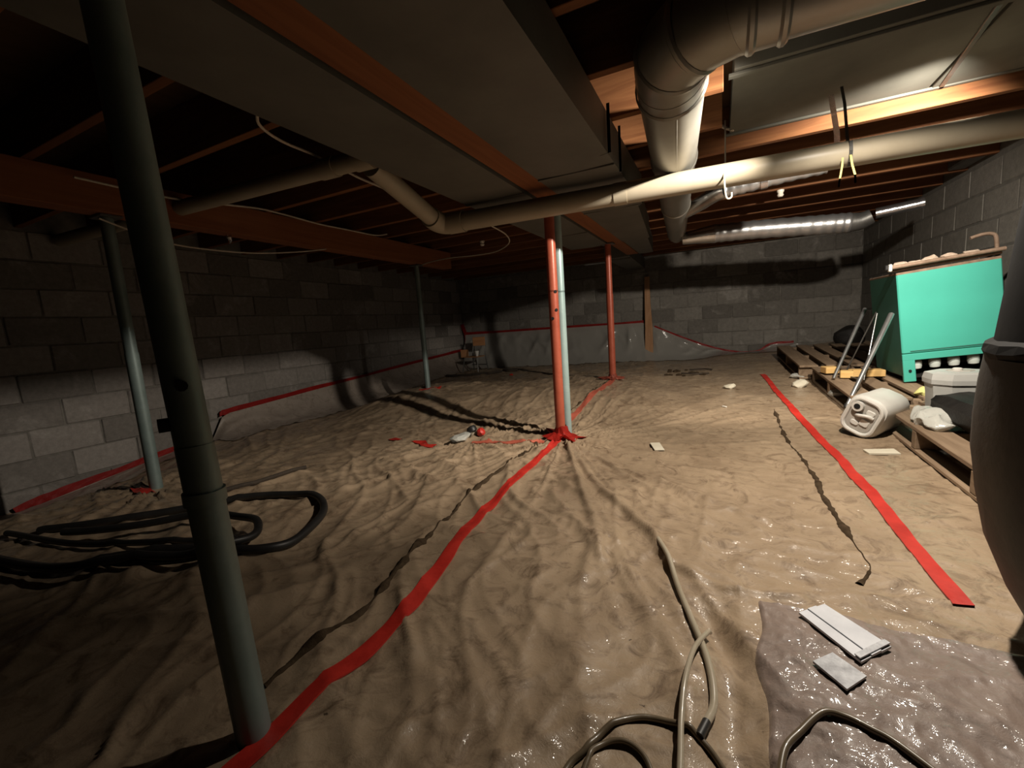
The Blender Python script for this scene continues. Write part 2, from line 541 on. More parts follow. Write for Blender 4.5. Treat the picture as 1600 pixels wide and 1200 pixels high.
def ribbon(pts, width, dz=.005, step=.015, jit=.05, across=4, hfun=None, lump=0.0, seed=0, thick=.0015):
    """a thin strip of real thickness laid over the ground along pts"""
    P = smooth_pts([(x, y, 0) for x, y in pts], 24)
    L = [0]
    for a, b in zip(P[:-1], P[1:]):
        L.append(L[-1] + (b - a).length)
    n = max(3, int(L[-1] / step))
    s = np.linspace(0, L[-1], n)
    X = np.interp(s, L, [p.x for p in P]); Y = np.interp(s, L, [p.y for p in P])
    tx = np.gradient(X); ty = np.gradient(Y)
    ln = np.hypot(tx, ty) + 1e-9
    nx, ny = -ty / ln, tx / ln
    w = width * (1 + jit * perlin(s * 9, s * 0 + seed, 20 + seed))
    if lump:
        w = width * np.clip(.55 + lump * 1.6 * perlin(s * 7, s * 0 + .5 + seed, 31) + lump * 1.1 * perlin(s * 19, s * 0 + .3, 32) + lump * .5 * perlin(s * 47, s * 0 + .6, 35), .16, 3)
        X = X + .35 * width * perlin(s * 6, s * 0 + .7, 33); Y = Y + .2 * width * perlin(s * 6, s * 0 + 3.7, 34)
    bm = bmesh.new()
    k = np.linspace(-.5, .5, across + 1)
    GX = X[:, None] + nx[:, None] * w[:, None] * k[None]
    GY = Y[:, None] + ny[:, None] * w[:, None] * k[None]
    GZ = ground(GX, GY) + dz
    if not lump:                                    # tape bridges the finest creases instead of following each
        S = GZ.copy()
        for _ in range(8):
            S[1:-1] = (S[:-2] + 2 * S[1:-1] + S[2:]) / 4
        GZ = np.maximum(GZ - .002, S)
    if lump:
        GZ = GZ + np.minimum(w[:, None] * .28, .016) * (1 - (2 * k[None]) ** 2) - .5 * dz
    V = [[bm.verts.new((GX[i, j], GY[i, j], GZ[i, j])) for j in range(across + 1)] for i in range(n)]
    U = [[bm.verts.new((GX[i, j], GY[i, j], GZ[i, j] - thick - dz * .5)) for j in (0, across)] for i in range(n)]
    for i in range(n - 1):
        for j in range(across):
            bm.faces.new((V[i][j], V[i][j + 1], V[i + 1][j + 1], V[i + 1][j]))
        bm.faces.new((U[i][0], V[i][0], V[i + 1][0], U[i + 1][0]))
        bm.faces.new((V[i][across], U[i][1], U[i + 1][1], V[i + 1][across]))
    bmesh.ops.recalc_face_normals(bm, faces=bm.faces)
    return bm

def wall_ribbon(pts, width, axis, off, seed=0):
    """tape stuck to a wall: pts are (along, z); axis 'x' (back wall) or 'y' (left wall); off is the wall coordinate"""
    P = smooth_pts([(a, z, 0) for a, z in pts], 10)
    bm = bmesh.new()
    rows = []
    for i, p in enumerate(P):
        T = (P[min(i + 1, len(P) - 1)] - P[max(i - 1, 0)]).normalized()
        nx, nz = -T.y, T.x
        w = width * (1 + .25 * float(perlin(np.array([i * .13 + seed]), np.array([.4]), 5)))
        row = []
        for k in (-.5, -.16, .16, .5):
            a, z = p.x + nx * w * k, p.y + nz * w * k
            d = off + (.002 * math.sin(i * .9 + k * 5) if abs(k) < .4 else 0)
            row.append(bm.verts.new((a, d, z) if axis == 'x' else (d, a, z)))
        rows.append(row)
    for a, b in zip(rows[:-1], rows[1:]):
        for j in range(3):
            bm.faces.new((a[j], a[j + 1], b[j + 1], b[j]))
    bmesh.ops.solidify(bm, geom=bm.faces[:], thickness=.003)
    bmesh.ops.recalc_face_normals(bm, faces=bm.faces)
    return bm

def grid_mesh(name, X, Y, Z):
    ny, nx = X.shape
    v = np.stack([X, Y, Z], -1).reshape(-1, 3)
    i = np.arange(nx * ny).reshape(ny, nx)
    f = np.stack([i[:-1, :-1], i[:-1, 1:], i[1:, 1:], i[1:, :-1]], -1).reshape(-1, 4)
    me = bpy.data.meshes.new(name)
    me.from_pydata(v.tolist(), [], f.tolist())
    for p in me.polygons: p.use_smooth = True
    me.update()
    return me

def lathe(profile, segs=24, loc=(0, 0, 0), sx=1, sy=1, rot=None):
    bm = bmesh.new()
    rings = []
    for r, z in profile:
        rings.append([bm.verts.new((r * math.cos(a) * sx, r * math.sin(a) * sy, z)) for a in (2 * math.pi * k / segs for k in range(segs))])
    for a, b in zip(rings[:-1], rings[1:]):
        for k in range(segs):
            bm.faces.new((a[k], a[(k + 1) % segs], b[(k + 1) % segs], b[k]))
    bm.faces.new(list(reversed(rings[0]))); bm.faces.new(rings[-1])
    if rot is not None:
        bmesh.ops.rotate(bm, verts=bm.verts, cent=(0, 0, 0), matrix=rot)
    bmesh.ops.translate(bm, verts=bm.verts, vec=loc)
    bmesh.ops.recalc_face_normals(bm, faces=bm.faces)
    return bm

def prism(outline_rings, cap=True):
    """loft through rings given as lists of Vectors"""
    bm = bmesh.new()
    rr = [[bm.verts.new(p) for p in ring] for ring in outline_rings]
    n = len(rr[0])
    for a, b in zip(rr[:-1], rr[1:]):
        for k in range(n):
            bm.faces.new((a[k], a[(k + 1) % n], b[(k + 1) % n], b[k]))
    if cap:
        bm.faces.new(list(reversed(rr[0]))); bm.faces.new(rr[-1])
    bmesh.ops.recalc_face_normals(bm, faces=bm.faces)
    return bm

def rrect(w, h, c, k=3):
    """rounded rectangle outline, corner radius c"""
    out = []
    for cx, cy, a0 in ((w / 2 - c, h / 2 - c, 0), (-w / 2 + c, h / 2 - c, 90), (-w / 2 + c, -h / 2 + c, 180), (w / 2 - c, -h / 2 + c, 270)):
        for i in range(k + 1):
            a = math.radians(a0 + 90 * i / k)
            out.append((cx + c * math.cos(a), cy + c * math.sin(a)))
    return out

def crumple(bm, amp, scale, seed):
    for v in bm.verts:
        n = float(perlin(np.array([v.co.x * scale + v.co.z * scale * .7]), np.array([v.co.y * scale + v.co.z * scale]), seed))
        m_ = float(perlin(np.array([v.co.y * scale + 3.3]), np.array([v.co.z * scale + v.co.x * scale * .6]), seed + 1))
        v.co += Vector((n, m_, (n + m_) * .8)) * amp

# ------------------------------------------------------------------ the room
XL, XR, YB = -4.40, 1.70, 7.10
ZJ = 1.72                                           # underside of the joists

xs = np.concatenate([np.linspace(XL, -2.3, 85, endpoint=False), np.linspace(-2.3, -1.5, 56, endpoint=False), np.linspace(-1.5, .95, 256, endpoint=False), np.linspace(.95, XR, 28)])
ys = np.concatenate([np.linspace(-.8, .3, 14, endpoint=False), np.linspace(.3, 2.4, 225, endpoint=False), np.linspace(2.4, 3.4, 60, endpoint=False), np.linspace(3.4, YB, 130)])
GX, GY = np.meshgrid(xs, ys)
fl = bpy.data.objects.new('floor', grid_mesh('floor', GX, GY, ground(GX, GY)))
fl.data.materials.append(M_FLOOR)
COL.objects.link(fl)
fl['kind'] = 'structure'
fl['label'] = 'crawl space soil floor under a wrinkled dusty plastic vapour sheet'

def block_mesh(name, w, mat, seed):
    """one hollow block's face: a box with rounded arrises, its wear different in each variant"""
    r = random.Random(seed)
    bm = bmesh.new()
    add_box(bm, (0, 0, 0), (w, .05, .19), .006)
    for v in bm.verts:
        v.co += Vector((r.uniform(-1, 1), r.uniform(-1, 1), r.uniform(-1, 1))) * .0022
    return mesh_from(bm, name, mat)

def block_wall(wall, origin, along, normal, length, z0, z1, mat, seed, sink=.017, offset=0.0):
    full = [block_mesh('concrete_block', .390, mat, seed + k) for k in range(4)]
    half = block_mesh('concrete_block', .19, mat, seed + 9)
    rot = math.atan2(along.y, along.x)
    r = random.Random(seed)
    row = 0
    z = z0
    first = None
    while z < z1 - .03:
        s = -.2 if row % 2 else 0.0
        s += offset
        while s < length - .02:
            a, b = max(s, 0), min(s + .4, length)
            if b - a > .12:
                me = r.choice(full) if b - a > .39 else half
                o = bpy.data.objects.new('concrete_block', me)
                COL.objects.link(o)
                o.parent = wall
                c = origin + along * ((a + b) / 2) + normal * (-sink + r.uniform(-.005, .004) * (sink < .02))
                o.location = Vector((c.x, c.y, z + .1 + r.uniform(-.002, .002)))
                o.rotation_euler = (r.uniform(-.006, .006), r.uniform(-.004, .004), rot + r.uniform(-.006, .006))
                if b - a <= .39:
                    o.scale = ((b - a - .01) / .19, 1, 1)
            s += .4
        z += .2
        row += 1

wb = structure('wall_back', box(((XL + XR) / 2, YB + .091, .75), (XR - XL + .4, .18, 2.2)), M_MORTAR)
wl = structure('wall_left', box((XL - .091, (YB - .8) / 2, .7), (.18, YB + .8, 2.4)), M_MORTAR)
wr = structure('wall_right', box((XR + .091, (YB + 1.2) / 2, .75), (.18, YB - 1.2, 2.2)), M_MORTAR2)
block_wall(wb, Vector((XL, YB, 0)), Vector((1, 0, 0)), Vector((0, -1, 0)), XR - XL, .10, 1.72, M_BLOCKB, 100)
block_wall(wl, Vector((XL, YB, 0)), Vector((0, -1, 0)), Vector((1, 0, 0)), 7.5, -.30, 1.72, M_BLOCKL, 200, offset=-.1)
block_wall(wr, Vector((XR, 3.1, 0)), Vector((0, 1, 0)), Vector((-1, 0, 0)), YB - 3.1, .10, 1.72, M_BLOCKR, 300, sink=.0235)

# ceiling: board floor above, one child per joist
ce = structure('ceiling', box(((XL + XR) / 2, (YB - .8) / 2, ZJ + .235 + .015), (XR - XL + .3, YB + .8, .03)), M_SUB)
jm = {}
for k in range(19):
    y = -.23 + .4 * k
    x0, x1 = XL, XR
    if abs(y - 2.57) < .1 or abs(y - 2.17) < .1: x1 = .03
    key = round(x1 - x0, 2)
    if key not in jm:
        jm[key] = mesh_from(box((0, 0, 0), (x1 - x0, .04, .235), .002), 'joist', M_JOIST)
    o = bpy.data.objects.new('joist', jm[key])
    COL.objects.link(o)
    o.parent = ce
    o.location = ((x0 + x1) / 2, y, ZJ + .1175)

bmain = structure('beam', box((-.885, 2.45, 1.6275), (.128, 5.7, .185), .003), M_BEAM, label='long red-brown built-up timber beam between two flat ducts')
structure('beam.001', box((-2.93, 1.95, 1.6275), (.12, 5.1, .185), .003), M_BEAM, label='orange-brown timber beam carried on the left row of posts')

# ------------------------------------------------------------------ flat main ducts beside the beam
def flat_duct(label, sections, seams):
    """sections: (x0, x1, y0, y1, z_bottom, z_top)"""
    t = thing('sheet_metal_duct', label, 'duct', (sections[0][0], sections[0][2], sections[0][4]))
    for (x0a, x1a, x0b, x1b, y0, y1, zb, zt) in sections:
        bm = bmesh.new()
        nseg = max(2, int((y1 - y0) / .12)); nx = 6
        rows = []
        for i in range(nseg + 1):
            f = i / nseg
            y = y0 + (y1 - y0) * f
            a = x0a + (x0b - x0a) * f; b = x1a + (x1b - x1a) * f
            row = [bm.verts.new((a, y, zt))]
            for j in range(nx + 1):
                g = j / nx
                sag = .004 * math.sin(math.pi * g) + .0025 * float(perlin(np.array([y * 5]), np.array([g * 3]), 3))
                row.append(bm.verts.new((a + (b - a) * g, y, zb - (sag if 0 < g < 1 else 0))))
            row.append(bm.verts.new((b, y, zt)))
            rows.append(row)
        for r0, r1 in zip(rows[:-1], rows[1:]):
            for j in range(len(r0)):
                jn = (j + 1) % len(r0)
                bm.faces.new((r0[j], r0[jn], r1[jn], r1[j]))
        bm.faces.new(rows[0]); bm.faces.new(list(reversed(rows[-1])))
        bmesh.ops.recalc_face_normals(bm, faces=bm.faces)
        part('duct_section', bm, M_DUCT, t)
    for (x0, x1, y, zb) in seams:
        part('seam', box(((x0 + x1) / 2, y, zb - .002), (x1 - x0, .018, .014), .002), M_DUCT, t)
    return t

flat_duct('wide flat grey duct along the right side of the red beam',
          [(-.815, -.43, -.815, -.43, -.4, 1.7, 1.525, 1.70), (-.815, -.43, -.815, -.43, 1.7, 3.0, 1.525, 1.70),
           (-.815, -.46, -.815, -.56, 3.0, 4.3, 1.53, 1.70), (-.815, -.58, -.815, -.66, 4.3, 5.35, 1.54, 1.70)],
          [(-.815, -.43, 2.16, 1.525), (-.815, -.44, 3.0, 1.528), (-.815, -.565, 4.3, 1.535)])
flat_duct('wide flat grey duct along the left side of the red beam',
          [(-1.33, -.96, -1.33, -.96, -.4, 2.0, 1.525, 1.70), (-1.33, -.96, -1.33, -.96, 2.0, 4.35, 1.525, 1.70)],
          [(-1.33, -.96, 2.3, 1.525), (-1.33, -.96, 3.6, 1.525)])
# the narrower run between beam end and back wall
flat_duct('short boxed duct end between red beam and back block wall',
          [(-1.25, -.95, -1.25, -1.0, 5.45, 7.06, 1.545, 1.70)], [(-1.25, -.96, 5.6, 1.54)])

# panel duct across the joists on the right
pd = thing('panned_duct', 'broad grey sheet metal duct panel under joists above the cream pipe', 'duct', (.06, 2.2, 1.78))
part('duct_panel', box((.50, 2.575, 1.85), (.86, .75, .10), .003), M_PANEL, pd)
part('duct_panel', box((1.32, 2.575, 1.845), (.76, .75, .10), .003), M_PANEL, pd)
part('seam', box((.935, 2.575, 1.795), (.02, .75, .012), .002, Matrix.Rotation(-.12, 3, 'Z')), M_STEEL, pd, label='dark diagonal standing seam')
part('flange', box((.86, 2.235, 1.792), (1.62, .03, .014), .002), M_PANEL, pd)
part('flange', box((.86, 2.93, 1.795), (1.62, .022, .012), .002), M_PANEL, pd)

# ------------------------------------------------------------------ round duct
rdt = thing('round_duct', 'big round grey metal duct running back from an elbow overhead', 'duct', (-.12, 1.53, 1.48))
def duct_run(pts, r0, r1, nm='duct_section', segs=28, mat=M_DUCTR, parent=rdt):
    bm = bmesh.new()
    add_tube(bm, pts, lambda t: r0 + (r1 - r0) * t, segs, 1, True, False)
    bmesh.ops.recalc_face_normals(bm, faces=bm.faces)
    return part(nm, bm, mat, parent, True)
def ring_seam(p, T, r, parent=rdt, mat=M_DUCTR):
    T = Vector(T).normalized()
    p = Vector(p)
    bm = bmesh.new()
    add_tube(bm, [p - T * .012, p - T * .005, p + T * .005, p + T * .012], lambda t: r + (.007 if .2 < t < .8 else .001), 28, 1, False, False)
    return part('seam', bm, mat, parent, True)
def axis_pt(y):
    f = (y - 1.66) / (4.85 - 1.66)
    return Vector((-.135 + (-.365 + .135) * f, y, 1.602))
duct_run([axis_pt(1.66), axis_pt(2.5)], .115, .108)
duct_run([axis_pt(2.5), axis_pt(3.5)], .108, .098)
duct_run([axis_pt(3.5), axis_pt(4.75)], .098, .085)
duct_run([axis_pt(4.70), axis_pt(4.95)], .088, .06, 'end_cap')
for y, r in ((1.74, .115), (2.5, .108), (3.5, .098)): ring_seam(axis_pt(y), (-.07, 1, 0), r)
# lengthwise lock seam under the run
part('lock_seam', tube([(-.13 + .004, 1.75, 1.4915), (-.36 + .004, 4.7, 1.521)], .005, 6, 1, False), M_DUCTR, rdt)
# gored elbow, then the run along +x
el = [(-.135, 1.66, 1.602), (-.12, 1.56, 1.602), (-.05, 1.47, 1.602), (.05, 1.43, 1.602)]
duct_run(smooth_pts([axis_pt(1.75), el[0], el[1], el[2], el[3], (.12, 1.43, 1.602)], 6), .1125, .1115, 'elbow')
for a, b in zip(el[:-1], el[1:]):
    a, b = Vector(a), Vector(b)
    d = (b - a) * .12
    duct_run([a - d, b + d], .114, .112, 'elbow_gore')
ring_seam(el[1], Vector(el[2]) - Vector(el[0]), .114)
ring_seam(el[2], Vector(el[3]) - Vector(el[1]), .114)
duct_run([(.05, 1.43, 1.602), (.16, 1.43, 1.602)], .112, .112)
duct_run([(.16, 1.43, 1.602), (1.6, 1.47, 1.605)], .106, .106)
ring_seam((.16, 1.43, 1.602), (1, 0, 0), .112)
ring_seam((.085, 1.43, 1.602), (1, 0, 0), .112)

# branch ducts
fd = thing('branch_duct', 'thick silver flexible branch duct sagging toward the right wall', 'duct', (-.2, 4.6, 1.5))
def flex(pts, r, parent, mat, n=14, rib=.0035):
    bm = bmesh.new()
    P = smooth_pts(pts, n)
    rs = [r + rib * math.sin(i * 1.9) for i in range(len(P))]
    add_tube(bm, P, lambda t: rs[min(len(P) - 1, int(round(t * (len(P) - 1))))], 20, 1, True, False)
    bmesh.ops.recalc_face_normals(bm, faces=bm.faces)
    return part('flex_hose', bm, mat, parent, True)
flex([(-.02, 4.66, 1.535), (.3, 4.68, 1.525), (.75, 4.7, 1.495), (1.03, 4.7, 1.475)], .082, fd, M_SILVER)
part('foil_collar', tube([(-.30, 4.62, 1.52), (-.16, 4.64, 1.53), (-.02, 4.66, 1.535)], lambda t: .05 + .036 * t, 18, 6), M_FOIL, fd, True, label='crinkled bright foil collar')
part('elbow', tube([(1.03, 4.7, 1.475), (1.10, 4.69, 1.475), (1.17, 4.67, 1.50)], lambda t: .08 - .02 * t, 18, 6), M_STEEL, fd, True, label='dark elbow')
tsl = thing('metal_sleeve', 'short shiny metal pipe sleeve reaching to the right wall', 'pipe', (1.2, 4.66, 1.49))
part('sleeve', tube([(1.19, 4.66, 1.515), (1.47, 4.60, 1.535)], .042, 18, 1, False), M_FOIL, tsl, True)
part('rim', tube([(1.455, 4.603, 1.534), (1.475, 4.599, 1.5355)], .047, 18, 1, False), M_FOIL, tsl, True)
bd = thing('branch_duct', 'thin upper silver branch duct rising between joists', 'duct', (-.2, 3.6, 1.6))
flex([(.05, 3.42, 1.615), (.2, 3.41, 1.625), (.42, 3.41, 1.645), (.62, 3.41, 1.655)], .05, bd, M_SILVER, 10)
part('foil_collar', tube([(-.22, 3.72, 1.58), (-.10, 3.60, 1.60), (.0, 3.46, 1.612), (.06, 3.42, 1.615)], .052, 16, 6), M_FOIL, bd, True)
part('clamp', tube([(.26, 3.41, 1.628), (.30, 3.41, 1.632)], .054, 16, 1, False), M_FOIL, bd, True)

# ------------------------------------------------------------------ drain pipes
dp = thing('drain_pipe', 'long cream drain pipe crossing the room under the ducts', 'pipe', (-1.5, 2.4, 1.4))
part('pipe_run', tube([(-1.414, 2.295, 1.437), (1.68, 2.565, 1.452)], .054, 24, 1, False), M_PIPE, dp, True)
part('coupling', tube([(-1.35, 2.30, 1.4373), (-1.45, 2.292, 1.4368)], .061, 24, 1, False), M_PIPE, dp, True)
part('coupling', tube([(-.48, 2.376, 1.4415), (-.415, 2.382, 1.442)], .0565, 24, 1, False), M_PIPE, dp, True)
part('elbow', tube([(-1.425, 2.294, 1.437), (-1.48, 2.28, 1.44), (-1.503, 2.23, 1.45), (-1.50, 2.17, 1.463)], .060, 20, 6), M_PIPE, dp, True)
part('pipe_run', tube([(-1.50, 2.19, 1.459), (-1.45, 1.66, 1.585)], .050, 20, 1, False), M_PIPE, dp, True)
dp2 = thing('drain_pipe', 'thinner grey-cream drain pipe running left above the far beam', 'pipe', (-1.45, 1.6, 1.56))
part('pipe_run', tube([(-1.43, 1.62, 1.605), (-4.36, 1.56, 1.655)], .042, 20, 1, False), M_PIPE, dp2, True)
part('coupling', tube([(-1.62, 1.616, 1.608), (-1.72, 1.614, 1.61)], .047, 20, 1, False), M_PIPE, dp2, True)
part('coupling', tube([(-1.40, 1.62, 1.604), (-1.50, 1.619, 1.606)], .049, 20, 1, False), M_PIPE, dp2, True)

# ------------------------------------------------------------------ steel posts
def telepost(label, x, y, ztop, r_low, r_up, z_step, m_low, m_up, pins=(), z0=None, lean=(0, 0), band=None, plate=True):
    zb = gz(x, y) - .02 if z0 is None else z0
    t = thing('steel_post', label, 'post', (x, y, zb))
    X = lambda z: x + lean[0] * (z - zb)
    Yy = lambda z: y + lean[1] * (z - zb)
    part('lower_tube', tube([(x, y, zb), (X(z_step), Yy(z_step), z_step)], r_low, 24, 1, False), m_low, t, True)
    part('upper_tube', tube([(X(z_step), Yy(z_step), z_step - .01), (X(ztop), Yy(ztop), ztop - .012)], r_up, 24, 1, False), m_up, t, True)
    if plate:
        part('top_plate', box((X(ztop), Yy(ztop), ztop - .007), (.12, .10, .012), .002), M_STEEL, t)
    for (ang, z, rr) in pins:
        d = Vector((math.cos(ang), math.sin(ang), 0))
        rad = r_low if z < z_step else r_up
        c = Vector((X(z), Yy(z), z))
        part('pin_hole', tube([c + d * (rad - .006), c + d * (rad + rr)], .010 if rr < .01 else .013, 10, 1, False), M_HOLE, t, True)
    for z in (band or ()):
        part('collar', tube([(X(z), Yy(z), z - .012), (X(z), Yy(z), z + .012)], r_low + .004, 24, 1, False), m_low, t, True)
    return t

telepost('thick green-grey steel post nearest the camera with two pins', -.855, .452, 1.535, .0315, .0305, .62, M_GREENN, M_GREENN,
         pins=((-.50, .735, .006), (-2.05, .665, .016)), band=(.52,), z0=-.03, lean=(-.058, 0))
telepost('red steel post beside a teal one at the taped seam', -.905, 2.54, 1.535, .031, .031, 1.0, M_REDP, M_REDP,
         pins=((-.75, .99, .002), (-.75, .88, .002), (-1.6, .83, .002)))
telepost('slim teal-grey steel post just behind the red one', -.895, 2.645, 1.535, .029, .029, 1.0, M_TEALP, M_TEALP)
telepost('red steel post farther back on the same beam', -.955, 4.33, 1.535, .034, .030, 1.05, M_REDP, M_REDP)
telepost('slim grey steel post standing before the left block wall', -2.955, 3.93, 1.535, .030, .027, .95, M_GREEN, M_GREEN)
telepost('slim dark steel post in the shade left of the nearest post', -2.955, 1.263, 1.535, .032, .030, .8, M_GREEN, M_GREEN)

# ------------------------------------------------------------------ tape on the ground
def tape(label, pts, w=.058, mat=M_TAPE, dz=.006, seed=0, name='red_tape'):
    return solo(name, ribbon(pts, w, dz, seed=seed, jit=.22), mat, label, 'tape', True)
tape('long red tape seam from bottom edge up to the paired posts', [(-.83,.30),(-.815,.44),(-.814,.558),(-.80,.678),(-.801,.877),(-.843,1.099),(-.901,1.413),(-.914,1.811),(-.905,2.402),(-.9,2.50)], .048, seed=1)
tape('dusty red tape seam between paired posts and far red post', [(-.93,2.74),(-1.001,2.939),(-.97,3.416),(-.94,3.9),(-.927,4.331)], .050, M_TAPED, seed=2)
tape('red tape seam running toward the pallets right of centre', [(.40,4.85),(.411,4.704),(.451,3.721),(.481,3.118),(.529,2.609),(.545,2.185),(.556,1.82),(.558,1.572),(.563,1.38)], .043, seed=3)
tape('faded red tape scrap left of the capped pipe stub', [(-2.174,2.393),(-2.12,2.365),(-2.058,2.348)], .045, seed=4)
tape('wavy red tape strip in the shadow left of the stub', [(-1.93,2.34),(-1.84,2.32),(-1.76,2.25),(-1.68,2.245)], .05, seed=5)
tape('dusty red tape strip from pipe stub toward the paired posts', [(-1.46,2.36),(-1.3,2.39),(-1.12,2.41),(-.98,2.44)], .035, M_TAPED, seed=6)
tape('red tape patch at the foot of the left grey post', [(-3.02,3.86),(-2.95,3.88),(-2.78,3.93)], .06, seed=7)
tape('dark red tape patch at foot of the shaded post', [(-3.06,1.22),(-2.97,1.20),(-2.86,1.18)], .07, seed=8)

def tape_collar(label, x, y, r, hgt, seed, mat=M_TAPE):
    bm = bmesh.new()
    k = 18
    rr = random.Random(seed)
    prof = [(r, hgt), (r + .006, hgt * .5), (r + .03, .018), (r + .075, .006)]
    rings = []
    for i, (q, z) in enumerate(prof):
        ring = []
        for a in range(k):
            th = 2 * math.pi * a / k
            f = 1 + (rr.uniform(-.35, .45) if i == 3 else rr.uniform(-.06, .10) * i)
            px, py = x + q * f * math.cos(th), y + q * f * math.sin(th)
            ring.append(bm.verts.new((px, py, gz(px, py) * (1 if i > 1 else 0) + (gz(x, y) if i <= 1 else 0) + z + rr.uniform(0, .012 if i else .02))))
        rings.append(ring)
    for a, b in zip(rings[:-1], rings[1:]):
        for j in range(k):
            bm.faces.new((a[j], a[(j + 1) % k], b[(j + 1) % k], b[j]))
    bmesh.ops.solidify(bm, geom=bm.faces[:], thickness=.003)
    bmesh.ops.recalc_face_normals(bm, faces=bm.faces)
    return solo('red_tape', bm, mat, label, 'tape')
tape_collar('crumpled red tape bunched round the feet of the paired posts', -.90, 2.545, .038, .06, 3)
tape_collar('dusty red tape wrapped at the foot of the far red post', -.955, 4.33, .038, .04, 5, M_TAPED)

# lumpy dirt lines along the sheet overlaps
def soil(label, pts, w, seed):
    return solo('dirt_line', ribbon(pts, w, .004, lump=.95, seed=seed, step=.008), M_SOIL, label, 'dirt', True)
soil('lumpy dark dirt line beside the near red tape seam', [(-.953,.541),(-.943,.648),(-.931,.762),(-.934,.891),(-.968,1.019),(-1.0,1.202),(-1.04,1.434),(-1.071,1.735),(-1.042,2.085),(-1.0,2.36)], .030, 1)
soil('thin dark dirt line beside the dusty far tape seam', [(-.96,2.85),(-1.05,3.172),(-1.0,3.521),(-.987,4.114),(-.97,4.28)], .026, 2)
soil('broken dark dirt line left of the pallet-side tape seam', [(.358,3.419),(.351,2.871),(.375,2.597),(.392,2.273),(.382,2.021),(.396,1.83),(.406,1.599),(.409,1.513),(.36,1.42)], .020, 3)

# tape on the walls
tw = lambda label, pts, w, axis, off, seed, mat=M_TAPEW: solo('wall_tape', wall_ribbon(pts, w, axis, off, seed), mat, label, 'tape')
tw('red tape low on the dark near end of left wall', [(1.05,-.235),(1.163,-.205),(1.282,-.185),(1.487,-.16),(1.693,-.14),(1.854,-.105),(2.06,-.08)], .085, 'y', -4.345, 1)
tw('red tape line along the left block wall, farther length', [(2.50,.145),(2.541,.152),(2.84,.17),(3.219,.191),(3.661,.222),(4.178,.243),(4.795,.276),(5.546,.327),(6.27,.363),(6.73,.392),(6.95,.40)], .085, 'y', -4.345, 2)
tw('straight red tape line along the back wall above clear plastic', [(-4.33,.71),(-3.594,.695),(-2.716,.70),(-1.812,.70),(-1.30,.705),(-1.03,.715)], .085, 'x', 7.035, 3)
tw('drooping dull red tape on the back wall right of plank', [(-.883,.636),(-.532,.469),(-.176,.316),(.082,.235),(.332,.19),(.534,.20),(.69,.296),(.957,.311)], .05, 'x', 7.035, 4, M_TAPEW)
tw('short red tape rising diagonally at the far left corner', [(-4.36,.90),(-4.34,.84),(-4.30,.73)], .07, 'x', 7.03, 5)
tw('short upright red tape below the far left corner joint', [(-4.285,.70),(-4.30,.55),(-4.33,.42)], .06, 'x', 7.03, 6)

# ------------------------------------------------------------------ clear plastic on the walls
def wall_sheet_back():
    n, m_ = 150, 20
    xa = np.linspace(-4.30, 1.0, n)
    top = np.interp(xa, [-4.3, -1.05, -.88, -.53, -.18, .08, .33, .53, .69, 1.0], [.70, .715, .64, .47, .316, .235, .19, .20, .30, .31])
    X = np.zeros((m_, n)); Yv = np.zeros((m_, n)); Z = np.zeros((m_, n))
    for j in range(m_):
        f = j / (m_ - 1)
        fold = ridge(xa * 2.6 + .5 * f, f * .8 + xa * .3, 21, 5) * .07 + .02 * ridge(xa * 5 - f * 1.5, xa * 0 + f * 1.5, 22, 3)
        yv = 7.035 - .012 - (.26 * f ** 2.2) - fold * np.sin(math.pi * min(1, f * 1.2 + .02)) * 1.0
        base = ground(xa, yv) + .008
        Z[j] = np.maximum(top * (1 - f) + base * f, base)
        X[j] = xa; Yv[j] = yv
    return grid_mesh('plastic_sheet', X, Yv, Z)
def add_grid(name, me, mat, label, cat):
    o = bpy.data.objects.new(name, me)
    me.materials.append(mat)
    COL.objects.link(o)
    o['label'] = label; o['category'] = cat
    return o
add_grid('plastic_sheet', wall_sheet_back(), M_FILM, 'clear glossy plastic sheet taped along foot of the back wall', 'plastic')
def wall_sheet_left(ya, yb, tops, seed, bulge=.34):
    n, m_ = int((yb - ya) / .04), 18
    ya_ = np.linspace(ya, yb, n)
    top = np.interp(ya_, [t[0] for t in tops], [t[1] for t in tops])
    X = np.zeros((m_, n)); Yv = np.zeros((m_, n)); Z = np.zeros((m_, n))
    for j in range(m_):
        f = j / (m_ - 1)
        fold = ridge(ya_ * 2.0 + .6 * f, f + ya_ * .2, 25 + seed, 2.5) * .04
        xv = -4.345 + .008 + bulge * f ** 2.4 + fold * math.sin(math.pi * f)
        base = ground(xv, ya_) + .008
        Z[j] = np.maximum(top * (1 - f) ** 1.35 + base * (1 - (1 - f) ** 1.35), base)
        X[j] = xv; Yv[j] = ya_
    return grid_mesh('plastic_sheet', X, Yv, Z)
M_COVE = sheet_mat('cove_polythene', (.34, .285, .24), (.28, .23, .19), (.20, .16, .125), .3)
add_grid('plastic_sheet', wall_sheet_left(2.35, 6.95, [(2.35,-.09),(2.47,.12),(2.54,.15),(3.66,.22),(5.5,.325),(6.95,.40)], 1), M_COVE, 'dusty plastic curving up from floor to the left wall tape', 'plastic')
add_grid('plastic_sheet', wall_sheet_left(.5, 2.2, [(.5,-.24),(1.1,-.225),(2.2,-.06)], 2, .18), M_COVE, 'dark plastic edge curling up the near left wall', 'plastic')

